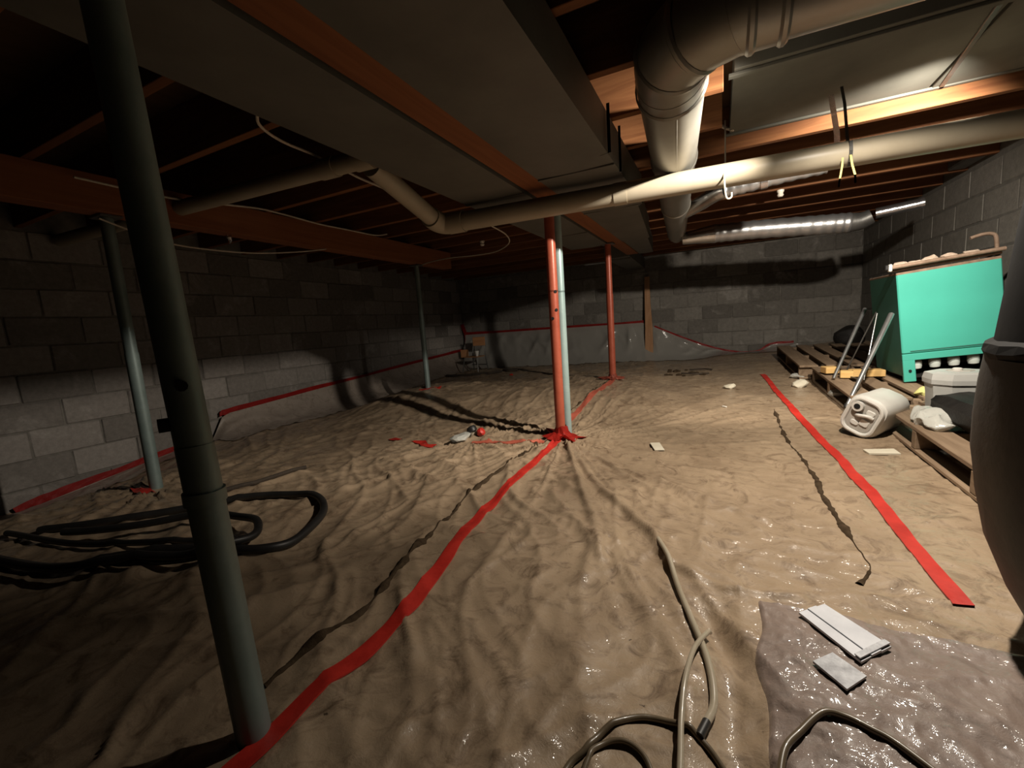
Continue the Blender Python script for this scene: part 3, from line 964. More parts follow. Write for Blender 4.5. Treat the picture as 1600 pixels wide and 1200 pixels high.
# second sheet lying over the first at lower right
n, m_ = 110, 120
uu = np.linspace(0, 1, n); vv = np.linspace(0, 1, m_)
U, V = np.meshgrid(uu, vv)
xl = np.interp(vv, [0, .45, .75, 1], [.092, .085, .078, .10]) + .006 * np.array([math.sin(v * 23) for v in vv])
SX = xl[:, None] + (0.80 - xl[:, None]) * U
SY = .35 + (1.235 - .35) * V - .05 * U * V
wxs, wys = SX + .05 * perlin(SX * 6, SY * 6, 40), SY + .05 * perlin(SX * 6 + 4, SY * 6, 41)
SZ = ground(SX, SY) + .006 + .010 * sstep(0, .10, U) + .003 * ridge(wxs * 17 + wys * 8, wys * 10, 42, 2) + .0022 * ridge(wxs * 38, wys * 30, 44, 2) + .0015 * perlin(SX * 40, SY * 40, 43)
SZ = np.where(U < .001, ground(SX, SY) - .004, SZ)
add_grid('plastic_sheet', grid_mesh('plastic_sheet', SX, SY, SZ), M_SHEET2, 'glossy greyish plastic sheet overlapping the floor at lower right', 'plastic')
def hs(x, y):
    return gz(x, y) + .020

# ------------------------------------------------------------------ hoses
hoseA = HOSE_A[-2:] + [(-.10,1.212),(-.064,1.1),(-.032,1.007),(-.014,.926),(-.010,.859),(-.022,.808)]
th = thing('clear_hose', 'tan plastic hose leaving the sheet and bending near centre bottom', 'hose', (-.02, .85, gz(-.02, .85)))
pA = on_ground(hoseA, .008)
zA = [p[2] for p in pA]
for _ in range(6):
    zA = [zA[0]] + [(zA[i - 1] + 2 * zA[i] + zA[i + 1]) / 4 for i in range(1, len(zA) - 1)] + [zA[-1]]
pA = [(p[0], p[1], zA[i] + .004 - .03 * max(0, 1 - i / 6)) for i, p in enumerate(pA)]
part('tube', tube(pA, .008, 12, 1), M_HOSE, th, True)
pe = pA[-1]
part('end_fitting', tube([pe, (pe[0] - .012, pe[1] - .04, gz(pe[0] - .012, pe[1] - .04) + .009)], .0085, 12, 1, False), M_BLACK, th, True, label='black end fitting')
hB = [(-.020,1.085),(-.026,1.065),(-.051,.979),(-.064,.872),(-.066,.785),(-.062,.708),(-.055,.58),(-.04,.45)]
zB = [.022,.022,.021,.018,.018,.02,.024,.03]
pB = [(x, y, gz(x, y) + z) for (x, y), z in zip(hB, zB)]
solo('clear_hose', tube(pB, .0058, 12, 8), M_HOSE, 'thin shiny tan hose lying over the thicker tan hose', 'hose', True)
r1 = on_ground([(-.262,.56),(-.246,.636),(-.225,.668),(-.2,.718),(-.16,.763),(-.119,.782),(-.072,.781),(-.037,.77),(.006,.742),(.06,.68)], .006)
solo('brown_hose', tube(r1, .006, 12, 1), M_HOSEB, 'large brown hose loop at the bottom edge of floor', 'hose', True)
r2 = on_ground([(-.222,.58),(-.215,.648),(-.209,.677),(-.185,.704),(-.151,.712),(-.119,.693),(-.09,.64)], .006)
solo('brown_hose', tube(r2, .005, 12, 1), M_HOSEB, 'small brown hose loop inside the larger brown loop', 'hose', True)
r3 = [(x, y, hs(x, y) + .004) for x, y in [(.085,.70),(.103,.781),(.134,.831),(.177,.881),(.213,.889),(.248,.876),(.279,.857),(.34,.80)]]
solo('brown_hose', tube(r3, .006, 12, 8), M_HOSEB, 'brown hose arching across the glossy grey sheet', 'hose', True)

def coil(label, pts, r, dz, name='black_hose'):
    P = smooth_pts([(x, y, 0) for x, y in pts], 8)
    z = [gz(p.x, p.y) for p in P]
    for _ in range(10):
        z = [z[0]] + [(z[i - 1] + 2 * z[i] + z[i + 1]) / 4 for i in range(1, len(z) - 1)] + [z[-1]]
    P = [(p.x, p.y, max(zz, gz(p.x, p.y) - r * .5) + r + dz) for p, zz in zip(P, z)]
    return solo(name, tube(P, r, 12, 1), M_BLACK, label, 'hose', True)
coil('thick black hose with a wide rounded loop behind nearest post', [(-2.6,.52),(-2.158,.597),(-1.992,.718),(-1.794,.858),(-1.591,.898),(-1.50,.985),(-1.523,1.122),(-1.618,1.29),(-1.767,1.395),(-1.925,1.392),(-2.131,1.292),(-2.3,1.12),(-2.5,.9),(-2.75,.72)], .017, .003)
coil('black hose turning in a tight inner loop on the coil', [(-2.5,.50),(-2.068,.577),(-1.812,.736),(-1.665,.815),(-1.612,.90),(-1.63,.99),(-1.75,1.06),(-1.926,1.065),(-2.06,1.0),(-2.25,.86),(-2.5,.72)], .0155, .033)
coil('black hose strand slanting low across the dark coil', [(-2.9,.66),(-2.4,.70),(-2.05,.80),(-1.8,.93),(-1.68,.93),(-1.66,.86),(-1.9,.70),(-2.3,.56)], .0125, .008)
st = on_ground([(-2.42,1.20),(-2.379,1.268),(-2.316,1.437),(-2.215,1.689)], .012, 3)
solo('rod', tube(st, .012, 8, 1), M_DEBRIS, 'dark straight rod lying on sheet beyond the black hose', 'rod', True)

# ------------------------------------------------------------------ papers and scraps on the sheet
def slab(corners, thick, hfun, n=1, folds=()):
    bm = bmesh.new()
    c = [Vector((x, y, hfun(x, y))) for x, y in corners]
    rows = []
    for i in range(9):
        f = i / 8
        a = c[0].lerp(c[3], f); b = c[1].lerp(c[2], f)
        row = []
        for j in range(9):
            p = a.lerp(b, j / 8)
            p.z += .004 + sum(h * max(0, 1 - abs(f - q) / .12) for q, h in folds)
            row.append(bm.verts.new(p))
        rows.append(row)
    for r0, r1 in zip(rows[:-1], rows[1:]):
        for j in range(8):
            bm.faces.new((r0[j], r0[j + 1], r1[j + 1], r1[j]))
    bmesh.ops.recalc_face_normals(bm, faces=bm.faces)
    if bm.faces[:][0].normal.z < 0:
        bmesh.ops.reverse_faces(bm, faces=bm.faces)
    bmesh.ops.solidify(bm, geom=bm.faces[:], thickness=thick)
    bmesh.ops.recalc_face_normals(bm, faces=bm.faces)
    return bm
flat = lambda z: (lambda x, y: z)
def rest_plane(corners, extra):
    """height function of the plane that best fits the sheet under a stiff card"""
    q = [(x, y) for x, y in corners]
    q.append((sum(p[0] for p in q) / 4, sum(p[1] for p in q) / 4))
    A = np.array([[x, y, 1] for x, y in q]); z = np.array([gz(x, y) + .018 for x, y in q])
    c = np.linalg.lstsq(A, z, rcond=None)[0]
    return lambda x, y: float(c[0] * x + c[1] * y + c[2] + extra)
PC = [(.183,1.19),(.247,1.246),(.349,1.131),(.278,1.059)]
hp = rest_plane(PC, .007)
zp = hp(.26, 1.15)
pn = thing('folded_card', 'long white folded panel lying on the glossy grey sheet', 'card', (.26, 1.15, zp - .006))
ca, cb, cc, cd = (Vector(p) for p in ((.183,1.19,0),(.247,1.246,0),(.349,1.131,0),(.278,1.059,0)))
for k in range(3):
    f0, f1 = k / 3, (k + 1) / 3 - .012
    q = [ca.lerp(cb, f0), ca.lerp(cb, f1), cd.lerp(cc, f1), cd.lerp(cc, f0)]
    part('fold_strip', slab([(p.x, p.y) for p in q], .006, (lambda x, y, e=(.003 if k == 1 else 0): hp(x, y) + e)), M_PAPER, pn)
part('end_strip', slab([(p.x, p.y) for p in (cd.lerp(ca, .10), cc.lerp(cb, .10), cc.lerp(cb, .02), cd.lerp(ca, .02))], .003, lambda x, y: hp(x, y) + .006), M_PAPERD, pn, label='grimy grey end')
hp2 = rest_plane([(.184,1.019),(.228,1.065),(.276,1.015),(.231,.96)], .005)
solo('white_sheet', slab([(.184,1.019),(.228,1.065),(.276,1.015),(.231,.96)], .005, hp2), M_PAPERD, 'small smudged white sheet in front of the long panel', 'paper')
def rect(cx, cy, w, l, a):
    ca_, sa = math.cos(a), math.sin(a)
    return [(cx + u * ca_ - v * sa, cy + u * sa + v * ca_) for u, v in ((-w/2,-l/2),(w/2,-l/2),(w/2,l/2),(-w/2,l/2))]
gz2 = lambda x, y: gz(x, y) + .004
solo('paper_card', slab(rect(-.316, 2.527, .055, .12, .35), .003, gz2), M_CARD, 'cream card lying on bare sheet right of the posts', 'card')
solo('wood_chip', slab(rect(.724, 2.598, .125, .07, .1), .008, gz2), M_CARD, 'pale tan card lying below the white jug', 'card')
def scrap(label, x, y, s, mat, seed, name='scrap', cat='scrap', dz=0.0):
    bm = bmesh.new()
    bmesh.ops.create_icosphere(bm, subdivisions=2, radius=s)
    bmesh.ops.scale(bm, verts=bm.verts, vec=(1, .8, .45))
    z = gz(x, y) + s * .35 + dz
    crumple(bm, s * .5, 1.1 / s * .7, seed)
    bmesh.ops.translate(bm, verts=bm.verts, vec=(x, y, z))
    return solo(name, bm, mat, label, cat)
scrap('tiny white plug on the sheet before the pallets', .047, 3.457, .02, M_WHITE, 50)
scrap('flat pale scrap on the far sheet left of the tape', .098, 4.175, .045, M_CARD, 51)
scrap('small red and white scrap near the far chair', -2.62, 5.42, .03, M_TAPE, 52)
scrap('clear crumpled plastic beside the near pallet edge', .80, 3.80, .07, M_CLEAR, 53, 'plastic_scrap')
scrap('pale scrap lying along the middle pallet edge', .62, 4.233, .06, M_CARD, 54, 'plastic_scrap')
scrap('white crumpled plastic scrap at the foot of far pallet', .66, 4.60, .06, M_CLEAR, 55, 'plastic_scrap')

for i, (label, pts) in enumerate((
        ('long dark curved stick before the far wooden chair', [(-3.984,5.819),(-3.75,5.72),(-3.369,5.66),(-2.957,5.80)]),
        ('short dark stick right of the far wooden chair', [(-3.08,6.10),(-2.95,6.02),(-2.80,6.02)]),
        ('bent dark twig under the leaning plank', [(-.35,4.95),(-.2,4.88),(-.08,4.95)]),
        ('forked dark twig on sheet right of far post', [(-.28,5.25),(-.15,5.3),(-.05,5.22)]))):
    P = [(x, y, gz(x, y) + .016) for x, y in pts]
    solo('stick', tube(P, lambda t: .026 * (1 - .5 * abs(t - .4)) if i < 2 else .008, 8, 6), M_DEBRIS, label, 'stick', True)
lump = bmesh.new()
for k in range(14):
    x, y = -.30 + random.uniform(-.22, .25), 5.15 + random.uniform(-.35, .25)
    ret = bmesh.ops.create_icosphere(lump, subdivisions=1, radius=random.uniform(.015, .04))
    bmesh.ops.scale(lump, verts=ret['verts'], vec=(1.3, 1, .5))
    bmesh.ops.translate(lump, verts=ret['verts'], vec=(x, y, gz(x, y) + .008))
solo('dirt_crumbs', lump, M_SOIL, 'scattered dark dirt crumbs on the far sheet', 'dirt', kind='stuff')

# capped pipe stub with tape
cs = thing('pipe_stub', 'dark capped pipe stub poking through the taped sheet', 'pipe', (-1.513, 2.48, gz(-1.513, 2.48)))
zc = gz(-1.513, 2.48)
part('cap', lathe([(.022, 0), (.034, .008), (.036, .03), (.028, .044), (.010, .048)], 16, (-1.513, 2.47, zc + .025), rot=Matrix.Rotation(-.5, 3, 'Y')), M_BLACK, cs, True)
part('stub', tube([(-1.513, 2.47, zc - .03), (-1.513, 2.47, zc + .03)], .028, 14, 1, False), M_HOSE, cs, True)
bm = bmesh.new(); bmesh.ops.create_icosphere(bm, subdivisions=2, radius=.03); crumple(bm, .012, 30, 60); bmesh.ops.translate(bm, verts=bm.verts, vec=(-1.45, 2.46, zc + .03))
part('tape_wrap', bm, M_TAPE, cs, label='crumpled red tape')
bm = bmesh.new(); bmesh.ops.create_icosphere(bm, subdivisions=2, radius=.06); bmesh.ops.scale(bm, verts=bm.verts, vec=(1, 1.4, .35)); crumple(bm, .03, 18, 61); bmesh.ops.translate(bm, verts=bm.verts, vec=(-1.56, 2.37, gz(-1.56, 2.37) + .02))
solo('plastic_scrap', bm, M_CLEAR, 'clear crumpled plastic in front of the pipe stub', 'scrap')

# ------------------------------------------------------------------ leaning plank
pb = thing('wood_plank', 'upright wooden plank leaning on the back wall', 'plank', (-.95, 6.93, gz(-.95, 6.93)))
zb = gz(-.95, 6.93)
ring = lambda cx, cy, z, w, t: [Vector((cx - w/2, cy - t/2, z)), Vector((cx + w/2, cy - t/2 - .02, z)), Vector((cx + w/2, cy + t/2 - .02, z)), Vector((cx - w/2, cy + t/2, z))]
part('plank', prism([ring(-.945, 6.90, zb, .125, .04), ring(-.945, 6.955, .62, .11, .04), ring(-.962, 7.0, 1.0, .085, .035), ring(-.965, 7.03, 1.41, .075, .03)]), M_BOARD, pb)

# ------------------------------------------------------------------ pallets
def pallet(label, y0, y1, xl, w, tilt_z0, tilt_z1, boards, seed):
    """deck boards run along y, bearers across; tops at tilt_z0 (near) .. tilt_z1 (far)"""
    r = random.Random(seed)
    t = thing('wooden_pallet', label, 'pallet', (xl, y0, tilt_z0 - .13), 'wooden pallets along the right wall')
    L = y1 - y0
    ang = math.atan2(tilt_z1 - tilt_z0, L)
    rot = Matrix.Rotation(ang, 3, 'X')
    pv = Vector((xl, y0, tilt_z0))
    def put(nm, c, s):
        bm = box(c, s, .003)
        bmesh.ops.rotate(bm, verts=bm.verts, cent=(0, 0, 0), matrix=rot)
        bmesh.ops.translate(bm, verts=bm.verts, vec=pv)
        return part(nm, bm, M_PALLET, t)
    for bx, bw in boards:
        put('deck_board', (bx + bw / 2, L / 2 + r.uniform(-.01, .01), -.010 + r.uniform(-.002, .002)), (bw, L + r.uniform(-.02, .02), .02))
    for yy in (.05, L * .5, L - .05):
        put('bearer', (w / 2, yy, -.062), (w, .045, .085))
    for bx in (0.0, w * .45, w - .09):
        put('bottom_board', (bx + .045, L / 2, -.114), (.09, L, .018))
    return t
pallet('near wooden pallet holding the tub and black bag', 2.02, 3.20, .845, .80, .175, .215, [(0, .11), (.20, .10), (.34, .10), (.50, .10), (.68, .10)], 1)
pallet('middle wooden pallet under the teal cooler and steel legs', 3.24, 4.48, .745, .92, .225, .262, [(0, .13), (.19, .10), (.34, .12), (.52, .10), (.66, .10), (.81, .10)], 2)
pallet('farthest wooden pallet next to the back wall', 4.55, 6.20, .665, .95, .275, .335, [(0, .14), (.20, .11), (.37, .11), (.54, .11), (.71, .11), (.85, .10)], 3)

# ------------------------------------------------------------------ teal cooler
ROT = Matrix.Rotation(-math.radians(-5.6), 3, 'Y').to_4x4()
ROT = Matrix.Rotation(math.radians(-5.6), 4, 'Y')
cl_o = Vector((1.135, 3.70, .245))
co = thing('metal_cooler', 'tilted teal enamelled metal chest cooler standing on pallets', 'cooler', cl_o)
def tilt(bm):
    bmesh.ops.rotate(bm, verts=bm.verts, cent=(0, 0, 0), matrix=ROT.to_3x3())
    bmesh.ops.translate(bm, verts=bm.verts, vec=cl_o)
    return bm
W, D, Hh = .50, .56, .72
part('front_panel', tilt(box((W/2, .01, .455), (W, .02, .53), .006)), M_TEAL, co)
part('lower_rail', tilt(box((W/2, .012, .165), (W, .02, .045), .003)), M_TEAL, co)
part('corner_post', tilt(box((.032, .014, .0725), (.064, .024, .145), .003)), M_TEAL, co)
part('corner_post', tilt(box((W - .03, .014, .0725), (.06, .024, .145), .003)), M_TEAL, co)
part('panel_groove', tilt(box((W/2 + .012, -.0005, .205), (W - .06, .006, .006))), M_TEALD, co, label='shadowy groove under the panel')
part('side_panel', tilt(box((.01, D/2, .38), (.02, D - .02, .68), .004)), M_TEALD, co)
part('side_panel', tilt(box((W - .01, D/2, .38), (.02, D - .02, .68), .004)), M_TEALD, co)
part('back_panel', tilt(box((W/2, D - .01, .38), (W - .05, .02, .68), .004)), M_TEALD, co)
part('top_panel', tilt(box((W/2, D/2, Hh), (W, D, .02), .004)), M_RUST, co, label='rusty top')
part('inner_floor', tilt(box((W/2, D/2, .15), (W - .05, D - .06, .01))), M_BLACK, co)
part('compressor_bay', tilt(box((W/2, .22, .03), (W - .06, .36, .02))), M_BLACK, co)
part('bolt', tilt(tube([(.034, .002, .075), (.034, -.006, .075)], .008, 10, 1, False)), M_HOLE, co, True)
for k in range(5):
    c = Vector((.085 + .094 * k, .06, .110))
    bm = lathe([(.012, -.036), (.026, -.03), (.030, -.01), (.030, .018), (.020, .030), (.014, .034)], 16, (0, 0, 0))
    bmesh.ops.translate(bm, verts=bm.verts, vec=c)
    tilt(bm)
    where = ['leftmost', 'second', 'third', 'fourth', 'rightmost'][k]
    solo('glass_jar', bm, M_JAR, f'{where} milky glass jar under the teal cooler front panel', 'jar', True, 'milky jars under the teal cooler')
# things on the cooler
bt = thing('trim_bar', 'long rusty bar with white end cap on the cooler', 'bar', (1.03, 3.68, .99))
part('bar', tube([(1.03, 3.66, 1.005), (1.25, 3.665, 1.028), (1.56, 3.67, 1.058)], .013, 10, 1, False), M_RUST, bt, True)
part('lower_strip', tube([(1.04, 3.70, .988), (1.56, 3.71, 1.04)], .010, 8, 1, False), M_RUST, bt, True)
part('end_cap', box((1.02, 3.66, 1.004), (.018, .035, .048), .005), M_WHITE, bt, label='white end cap')
part('rear_plug', box((1.003, 3.665, 1.008), (.02, .03, .034), .005), M_BLACK, bt, label='black plug')
for k, (x, s) in enumerate(((1.09, .026), (1.16, .022), (1.235, .030), (1.33, .028), (1.43, .024))):
    bm = bmesh.new()
    bmesh.ops.create_icosphere(bm, subdivisions=2, radius=s)
    bmesh.ops.scale(bm, verts=bm.verts, vec=(1.6, 1, .8))
    crumple(bm, s * .7, .7 / s, 70 + k)
    bmesh.ops.translate(bm, verts=bm.verts, vec=(x, 3.72, 1.017 + (x - 1.06) * .098))
    solo('insulation_tuft', bm, M_RAG, ['tan fluff tuft by the white cap on the cooler', 'small tan fluff tuft second along the cooler top', 'tallest tan fluff tuft midway along the cooler top', 'wide tan fluff tuft right of the tallest one', 'last tan fluff tuft toward the dark tank'][k], 'tuft', group='insulation tufts on the cooler')
solo('bent_pipe', tube([(1.47, 3.85, 1.155), (1.52, 3.85, 1.17), (1.565, 3.85, 1.17), (1.59, 3.85, 1.145), (1.60, 3.85, 1.04)], .011, 10, 6), M_RUST, 'thin bent rusty pipe rising behind the cooler top', 'pipe', True)

# folding legs leaning on the cooler's end
lg = thing('leg_frame', 'chrome folding leg frame leaning on end of teal cooler', 'frame', (.85, 3.9, .12))
def strut(nm, a, b, r0, r1, mat=M_CHROME):
    part(nm, tube([a, b], lambda t: r0 + (r1 - r0) * t, 10, 1, False), mat, lg, True)
strut('leg', (.725, 3.240, .168), (1.05, 3.70, .705), .011, .017)
strut('leg', (.772, 3.83, .258), (1.03, 4.20, .745), .010, .014)
strut('rod', (.93, 3.75, .255), (1.04, 3.95, .71), .005, .005)
strut('rod', (.90, 4.12, .25), (1.035, 3.95, .72), .005, .005, M_STEEL)
strut('crossbar', (.85, 4.12, .262), (.905, 3.72, .262), .006, .006, M_STEEL)
part('foot', tube([(.719, 3.232, .158), (.728, 3.245, .178)], .015, 10, 1, False), M_BLACK, lg, True)

# wood offcuts, dark sack, cloth
for k, (x, y, w, l, a) in enumerate(((.80, 4.10, .09, .10, .2), (.87, 3.92, .08, .10, -.2), (1.0, 3.98, .20, .10, .05))):
    z = .262 if y > 4 else .25
    solo('wood_offcut', box((x, y, z + .027), (w, l, .05), .004, Matrix.Rotation(a, 3, 'Z')), M_YWOOD,
         ['yellow wood offcut farthest left on the pallet', 'middle small yellow wood offcut on the pallet', 'long yellow wood offcut behind the chrome legs'][k], 'offcut', group='yellow wood offcuts on the pallet')
bm = bmesh.new(); bmesh.ops.create_icosphere(bm, subdivisions=4, radius=.17); bmesh.ops.scale(bm, verts=bm.verts, vec=(.9, .8, .75)); crumple(bm, .05, 7, 80); bmesh.ops.translate(bm, verts=bm.verts, vec=(1.42, 6.35, .40))
solo('dark_sack', bm, M_BAG, 'dark lumpy sack on far pallet against right wall', 'sack', True)
bm = bmesh.new(); bmesh.ops.create_icosphere(bm, subdivisions=3, radius=.055); bmesh.ops.scale(bm, verts=bm.verts, vec=(1.1, .8, .5)); crumple(bm, .03, 22, 81); bmesh.ops.translate(bm, verts=bm.verts, vec=(1.13, 3.32, .235))
solo('yellow_cloth', bm, M_YELC, 'crumpled yellow cloth below corner of teal cooler', 'cloth')

# ------------------------------------------------------------------ white tub
tb = thing('plastic_tub', 'white lidded plastic tub standing upright on near pallet', 'tub', (1.135, 2.98, .20))
def oct_ring(w, d, ch, z):
    return [Vector((1.135 + u, 2.98 + v, z)) for u, v in rrect(w, d, ch, 1)]
part('body', prism([oct_ring(.225, .20, .05, .202), oct_ring(.235, .21, .055, .30), oct_ring(.245, .22, .055, .352)]), M_TUB, tb)
part('lid', prism([oct_ring(.26, .235, .06, .352), oct_ring(.262, .238, .06, .375), oct_ring(.25, .225, .06, .405), oct_ring(.20, .17, .05, .414)]), M_TUB, tb)
part('lid_recess', prism([oct_ring(.11, .09, .03, .412), oct_ring(.10, .08, .03, .418)]), M_GREYP, tb)
part('cap', lathe([(.020, 0), (.020, .010), (.014, .014)], 14, (1.12, 2.97, .416)), M_WHITE, tb, True)

# black bag and clear bag
bm = bmesh.new()
add_box(bm, (0, 0, 0), (.30, .62, .12), .03)
bmesh.ops.subdivide_edges(bm, edges=bm.edges[:], cuts=5, use_grid_fill=True)
crumple(bm, .022, 9, 83)
bmesh.ops.rotate(bm, verts=bm.verts, cent=(0, 0, 0), matrix=Matrix.Rotation(.05, 3, 'Z') @ Matrix.Rotation(.03, 3, 'X'))
bmesh.ops.translate(bm, verts=bm.verts, vec=(1.11, 2.50, .262))
solo('black_bag', bm, M_BAG, 'flat black plastic bag in front of the white tub', 'bag', True)
bm = bmesh.new(); bmesh.ops.create_icosphere(bm, subdivisions=4, radius=.09); bmesh.ops.scale(bm, verts=bm.verts, vec=(.85, 1.5, .38)); crumple(bm, .045, 14, 85); bmesh.ops.translate(bm, verts=bm.verts, vec=(.935, 2.66, .232))
solo('clear_bag', bm, M_CLEAR, 'crumpled clear plastic bag on pallet edge by tub', 'bag')

# ------------------------------------------------------------------ fallen white jug
jg = thing('plastic_jug', 'white plastic jug lying on its side by the pallet', 'jug', (.76, 2.95, .08))
ax = Vector((.60, .78, .02)).normalized()             # from its top end to its bottom
uu_ = Vector((0, 0, 1)).cross(ax).normalized()
ww_ = ax.cross(uu_).normalized()
ra = math.radians(24)
e1 = uu_ * math.cos(ra) + ww_ * math.sin(ra)
e2 = -uu_ * math.sin(ra) + ww_ * math.cos(ra)
JS = .80
j0 = Vector((.70, 2.83, .19))
def jring(w, h, c, s, k=3):
    return [j0 + (ax * s + e1 * u + e2 * v) * JS for u, v in rrect(w, h, c, k)]
part('body', prism([jring(.185, .235, .06, .0), jring(.225, .275, .075, .014), jring(.235, .285, .08, .05), jring(.23, .28, .08, .18), jring(.235, .285, .08, .30), jring(.20, .25, .07, .325), jring(.10, .14, .04, .325)]), M_WHITE, jg, True)
bm = bmesh.new()
P = [j0 + (ax * -.004 + e1 * u + e2 * v) * JS for u, v in rrect(.185, .235, .06, 4)]
add_tube(bm, P + [P[0]], .011, 8, 1, True, False)
part('end_rim', bm, M_WHITE, jg, True)
part('end_recess', prism([jring(.15, .20, .045, -.001), jring(.15, .20, .045, -.003)]), M_GREYP, jg, label='grey recessed end')
for (u, v, a, b_) in ((-.03, -.03, .055, .05), (.02, -.055, .05, .03), (-.035, .045, .05, .035)):
    part('moulded_panel', prism([[j0 + (ax * s + e1 * (u + p) + e2 * (v + q)) * JS for p, q in rrect(a * k, b_ * k, .012, 2)] for s, k in ((-.002, 1.1), (-.011, .9))]), M_WHITE, jg)
part('handle', tube([j0 + (ax * -.004 + e1 * -.06 + e2 * .02) * JS, j0 + (ax * -.022 + e1 * -.03 + e2 * .025) * JS, j0 + (ax * -.022 + e1 * .01 + e2 * .01) * JS, j0 + (ax * -.004 + e1 * .035 + e2 * .0) * JS], .009, 10, 6), M_WHITE, jg, True)
cp = j0 + (e1 * .045 + e2 * .062) * JS
part('cap', tube([cp + ax * -.002, cp + ax * -.024], .027, 16, 1, False), M_WHITE, jg, True)
part('cap_hole', tube([cp + ax * -.022, cp + ax * -.026], .015, 14, 1, False), M_HOLE, jg, True)

# ------------------------------------------------------------------ dark wrapped tank at the right edge
tk = thing('furnace_tank', 'dark bulging wrapped furnace tank at the right frame edge', 'tank', (.80, 1.20, .0))
cx_, cy_ = .845, 1.24
bm = lathe([(.20, .0), (.215, .06), (.255, .14), (.292, .24), (.312, .35), (.320, .44), (.319, .52), (.316, .60), (.312, .66)], 40, (cx_, cy_, .0))
for v in bm.verts:
    a = math.atan2(v.co.y - cy_, v.co.x - cx_)
    k = 1 + .012 * math.sin(9 * a + v.co.z * 5) + .01 * math.sin(5 * a - v.co.z * 11)
    v.co.x = cx_ + (v.co.x - cx_) * k; v.co.y = cy_ + (v.co.y - cy_) * k
part('wrapped_body', bm, M_TANK, tk, True)
bm = lathe([(.312, .655), (.320, .672), (.316, .69), (.295, .70)], 40, (cx_, cy_, .0))
crumple(bm, .008, 25, 90)
part('ragged_ledge', bm, M_TANKB, tk)
part('upper_casing', lathe([(.310, .66), (.300, .70), (.268, 1.05), (.235, 1.30), (.235, 1.42)], 40, (cx_, cy_, .0)), M_TANKB, tk, True)
part('handle', tube([(.600, 1.03, .47), (.575, 1.02, .46), (.575, 1.02, .37), (.600, 1.03, .36)], .012, 8, 6), M_HOLE, tk, True)

# ------------------------------------------------------------------ far chair
ch = thing('small_chair', 'small wooden-backed metal chair in the far left corner', 'chair', (-3.75, 6.4, gz(-3.75, 6.4)))
z0 = gz(-3.75, 6.4)
part('backrest', box((-3.72, 6.50, z0 + .52), (.24, .015, .15), .004), M_CHAIRW, ch)
part('seat', box((-3.75, 6.36, z0 + .27), (.27, .26, .014), .004), M_CHAIRW, ch)
for sx in (-.125, .125):
    part('frame', tube([(-3.72 + sx, 6.52, z0 + .58), (-3.72 + sx, 6.51, z0 + .45), (-3.73 + sx, 6.49, z0 + .27), (-3.73 + sx * 1.15, 6.53, z0 + .0)], .010, 8, 5), M_STEEL, ch, True)
    part('leg', tube([(-3.76 + sx, 6.26, z0 + .265), (-3.77 + sx * 1.2, 6.22, z0)], .010, 8, 1, False), M_STEEL, ch, True)
part('stretcher', tube([(-3.88, 6.49, z0 + .12), (-3.60, 6.49, z0 + .12)], .008, 8, 1, False), M_STEEL, ch, True)
solo('white_cup', lathe([(.02, 0), (.035, .07), (.037, .09), (.030, .09)], 14, (-3.66, 6.30, z0 + .278)), M_WHITE, 'white cup on the seat of the small chair', 'cup', True)
bm = box((-4.15, 6.7, gz(-4.15, 6.7) + .30), (.14, .03, .14), .004, Matrix.Rotation(.4, 3, 'Z'))
solo('wood_offcut', bm, M_CHAIRW, 'dark square board scrap by the far left corner', 'offcut')

# ------------------------------------------------------------------ cables, straps, hooks, insulators
def cable(label, pts, r=.006, mat=M_CABLE, name='cable', cat='cable', n=6):
    return solo(name, tube(pts, r, 8, n), mat, label, cat, True)
cable('white cable draped along the top of the left beam', [(-2.8,1.1,1.66),(-2.8,1.474,1.655),(-2.8,1.734,1.677),(-2.8,2.031,1.708),(-2.8,2.221,1.708),(-2.8,2.549,1.695),(-2.8,2.847,1.70),(-2.8,3.15,1.705),(-2.8,3.32,1.74)])
cable('white cable crossing over the upper drain pipe', [(-1.50,1.0,1.70),(-1.515,1.149,1.672),(-1.634,1.247,1.662),(-1.70,1.395,1.664),(-1.728,1.60,1.672),(-1.763,1.905,1.662),(-1.789,2.193,1.66),(-1.917,2.536,1.66),(-2.0,2.8,1.70)])
cable('thin cable sagging below the left beam', [(-2.88,1.2,1.50),(-2.88,1.461,1.425),(-2.88,1.701,1.41),(-2.88,2.037,1.425),(-2.88,2.406,1.48),(-2.88,2.65,1.53)], .005)
cable('white cable loop hanging beyond the drain pipe elbow', [(-1.26,2.58,1.524),(-1.36,2.66,1.515),(-1.411,2.741,1.505),(-1.444,3.061,1.495),(-1.59,3.421,1.50),(-1.854,3.693,1.50),(-2.124,3.741,1.505),(-2.40,3.76,1.52),(-2.7,3.86,1.53),(-2.89,3.95,1.532)], .005)
cable('white cable loop between joists right of the round duct', [(-.04,2.88,1.96),(-.02,2.9,1.925),(.006,2.9,1.87),(.045,2.9,1.83),(.09,2.88,1.80)], .009)

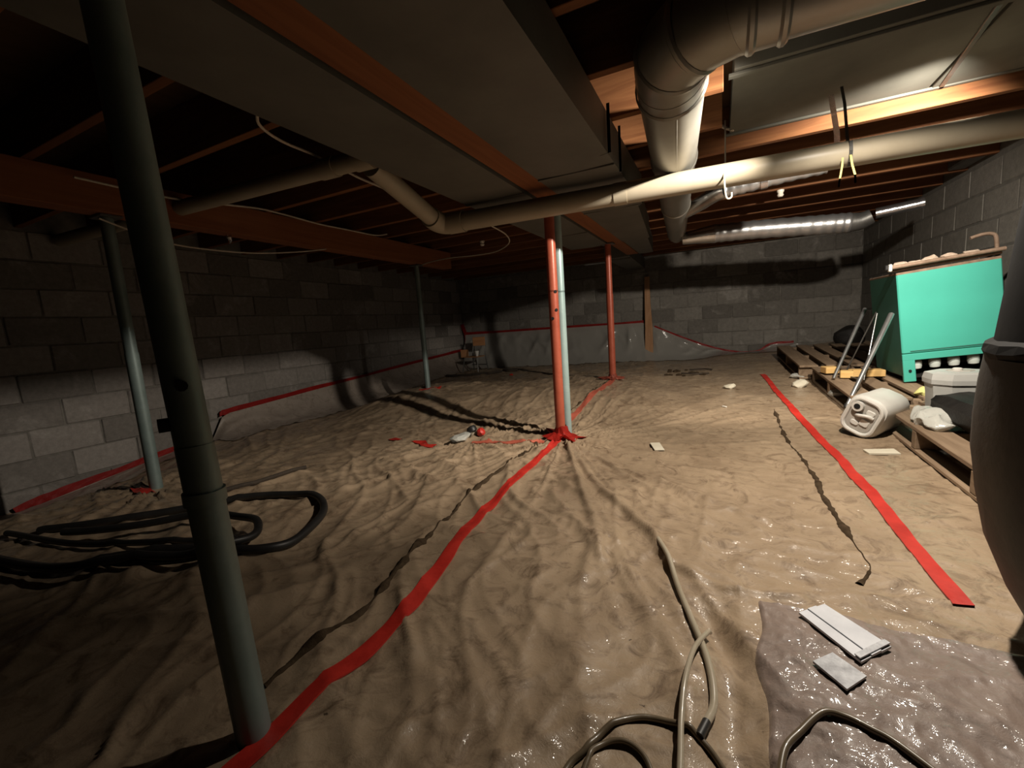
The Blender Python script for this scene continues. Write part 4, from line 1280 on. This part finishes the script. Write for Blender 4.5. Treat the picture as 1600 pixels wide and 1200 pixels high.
def strap(label, pts, w, mat, name='strap'):
    bm = bmesh.new()
    rows = []
    for x, y, z in pts:
        rows.append([bm.verts.new((x - w / 2, y, z)), bm.verts.new((x + w / 2, y, z))])
    for a, b in zip(rows[:-1], rows[1:]):
        bm.faces.new((a[0], a[1], b[1], b[0]))
    bmesh.ops.solidify(bm, geom=bm.faces[:], thickness=.003)
    bmesh.ops.recalc_face_normals(bm, faces=bm.faces)
    return solo(name, bm, mat, label, 'strap')
strap('bright white strap holding up the cream pipe', [(.478,2.58,1.75),(.482,2.54,1.66),(.487,2.49,1.55),(.487,2.48,1.495)], .022, M_FOIL)
strap('dark strap beside the white one on the pipe', [(.515,2.57,1.77),(.52,2.53,1.68),(.522,2.47,1.505),(.522,2.41,1.485),(.522,2.401,1.445),(.522,2.41,1.40),(.522,2.44,1.388)], .012, M_STEEL)
strap('left yellow strap end hanging below the pipe', [(.493,2.402,1.42),(.491,2.398,1.385),(.484,2.396,1.335),(.480,2.396,1.300)], .007, M_YEL)
strap('right yellow strap end hanging below the pipe', [(.520,2.400,1.425),(.525,2.396,1.385),(.536,2.394,1.340),(.538,2.394,1.305)], .008, M_YEL)
strap('thin dark strap hanging at the right duct edge', [(-.418,2.0,1.72),(-.418,2.0,1.52),(-.46,2.0,1.515)], .014, M_STEEL)
strap('second dark strap hanging behind the first duct strap', [(-.42,2.25,1.72),(-.42,2.25,1.51),(-.48,2.25,1.508)], .012, M_STEEL)
cable('thin white wire hanging past the duct panel edge', [(.046,2.80,1.83),(.046,2.77,1.72),(.045,2.72,1.60),(.04,2.48,1.50)], .004, M_CABLE, 'wire', 'wire')
cable('bent white wire hook hanging below the cream pipe', [(.035,2.370,1.445),(.035,2.362,1.40),(.042,2.362,1.335),(.054,2.362,1.322),(.065,2.362,1.33),(.065,2.362,1.348)], .004, M_CABLE, 'wire', 'wire')
for (x, y, lab) in ((-2.25, 4.17, 'white porcelain knob on joist left of posts'), (.46, 4.17, 'cream porcelain knob on a joist behind the cream pipe')):
    solo('porcelain_knob', lathe([(.016, 0), (.024, .012), (.018, .024), (.026, .04), (.026, .05)], 14, (x, y, ZJ - .05)), M_PORC, lab, 'knob', True)
bm = bmesh.new(); bmesh.ops.create_icosphere(bm, subdivisions=2, radius=.035); bmesh.ops.scale(bm, verts=bm.verts, vec=(.35, .5, 1.1)); crumple(bm, .02, 30, 95); bmesh.ops.translate(bm, verts=bm.verts, vec=(-2.95, 1.91, 1.515))
solo('daylight_lump', bm, M_FOIL, 'foil lump standing in for vent daylight under the left beam', 'scrap')  # crumpled foil added in place of daylight through a vent gap
eb = thing('junction_box', 'dark metal junction box high on the right wall', 'box', (1.63, 4.38, 1.72))
part('box_body', box((1.62, 4.36, 1.775), (.10, .30, .10), .006), M_STEEL, eb)
part('cover_plate', box((1.565, 4.36, 1.775), (.008, .26, .085), .003), M_STEEL, eb)
part('conduit', tube([(1.62, 4.50, 1.775), (1.63, 4.75, 1.79), (1.64, 5.0, 1.80)], .012, 8, 6), M_STEEL, eb, True)
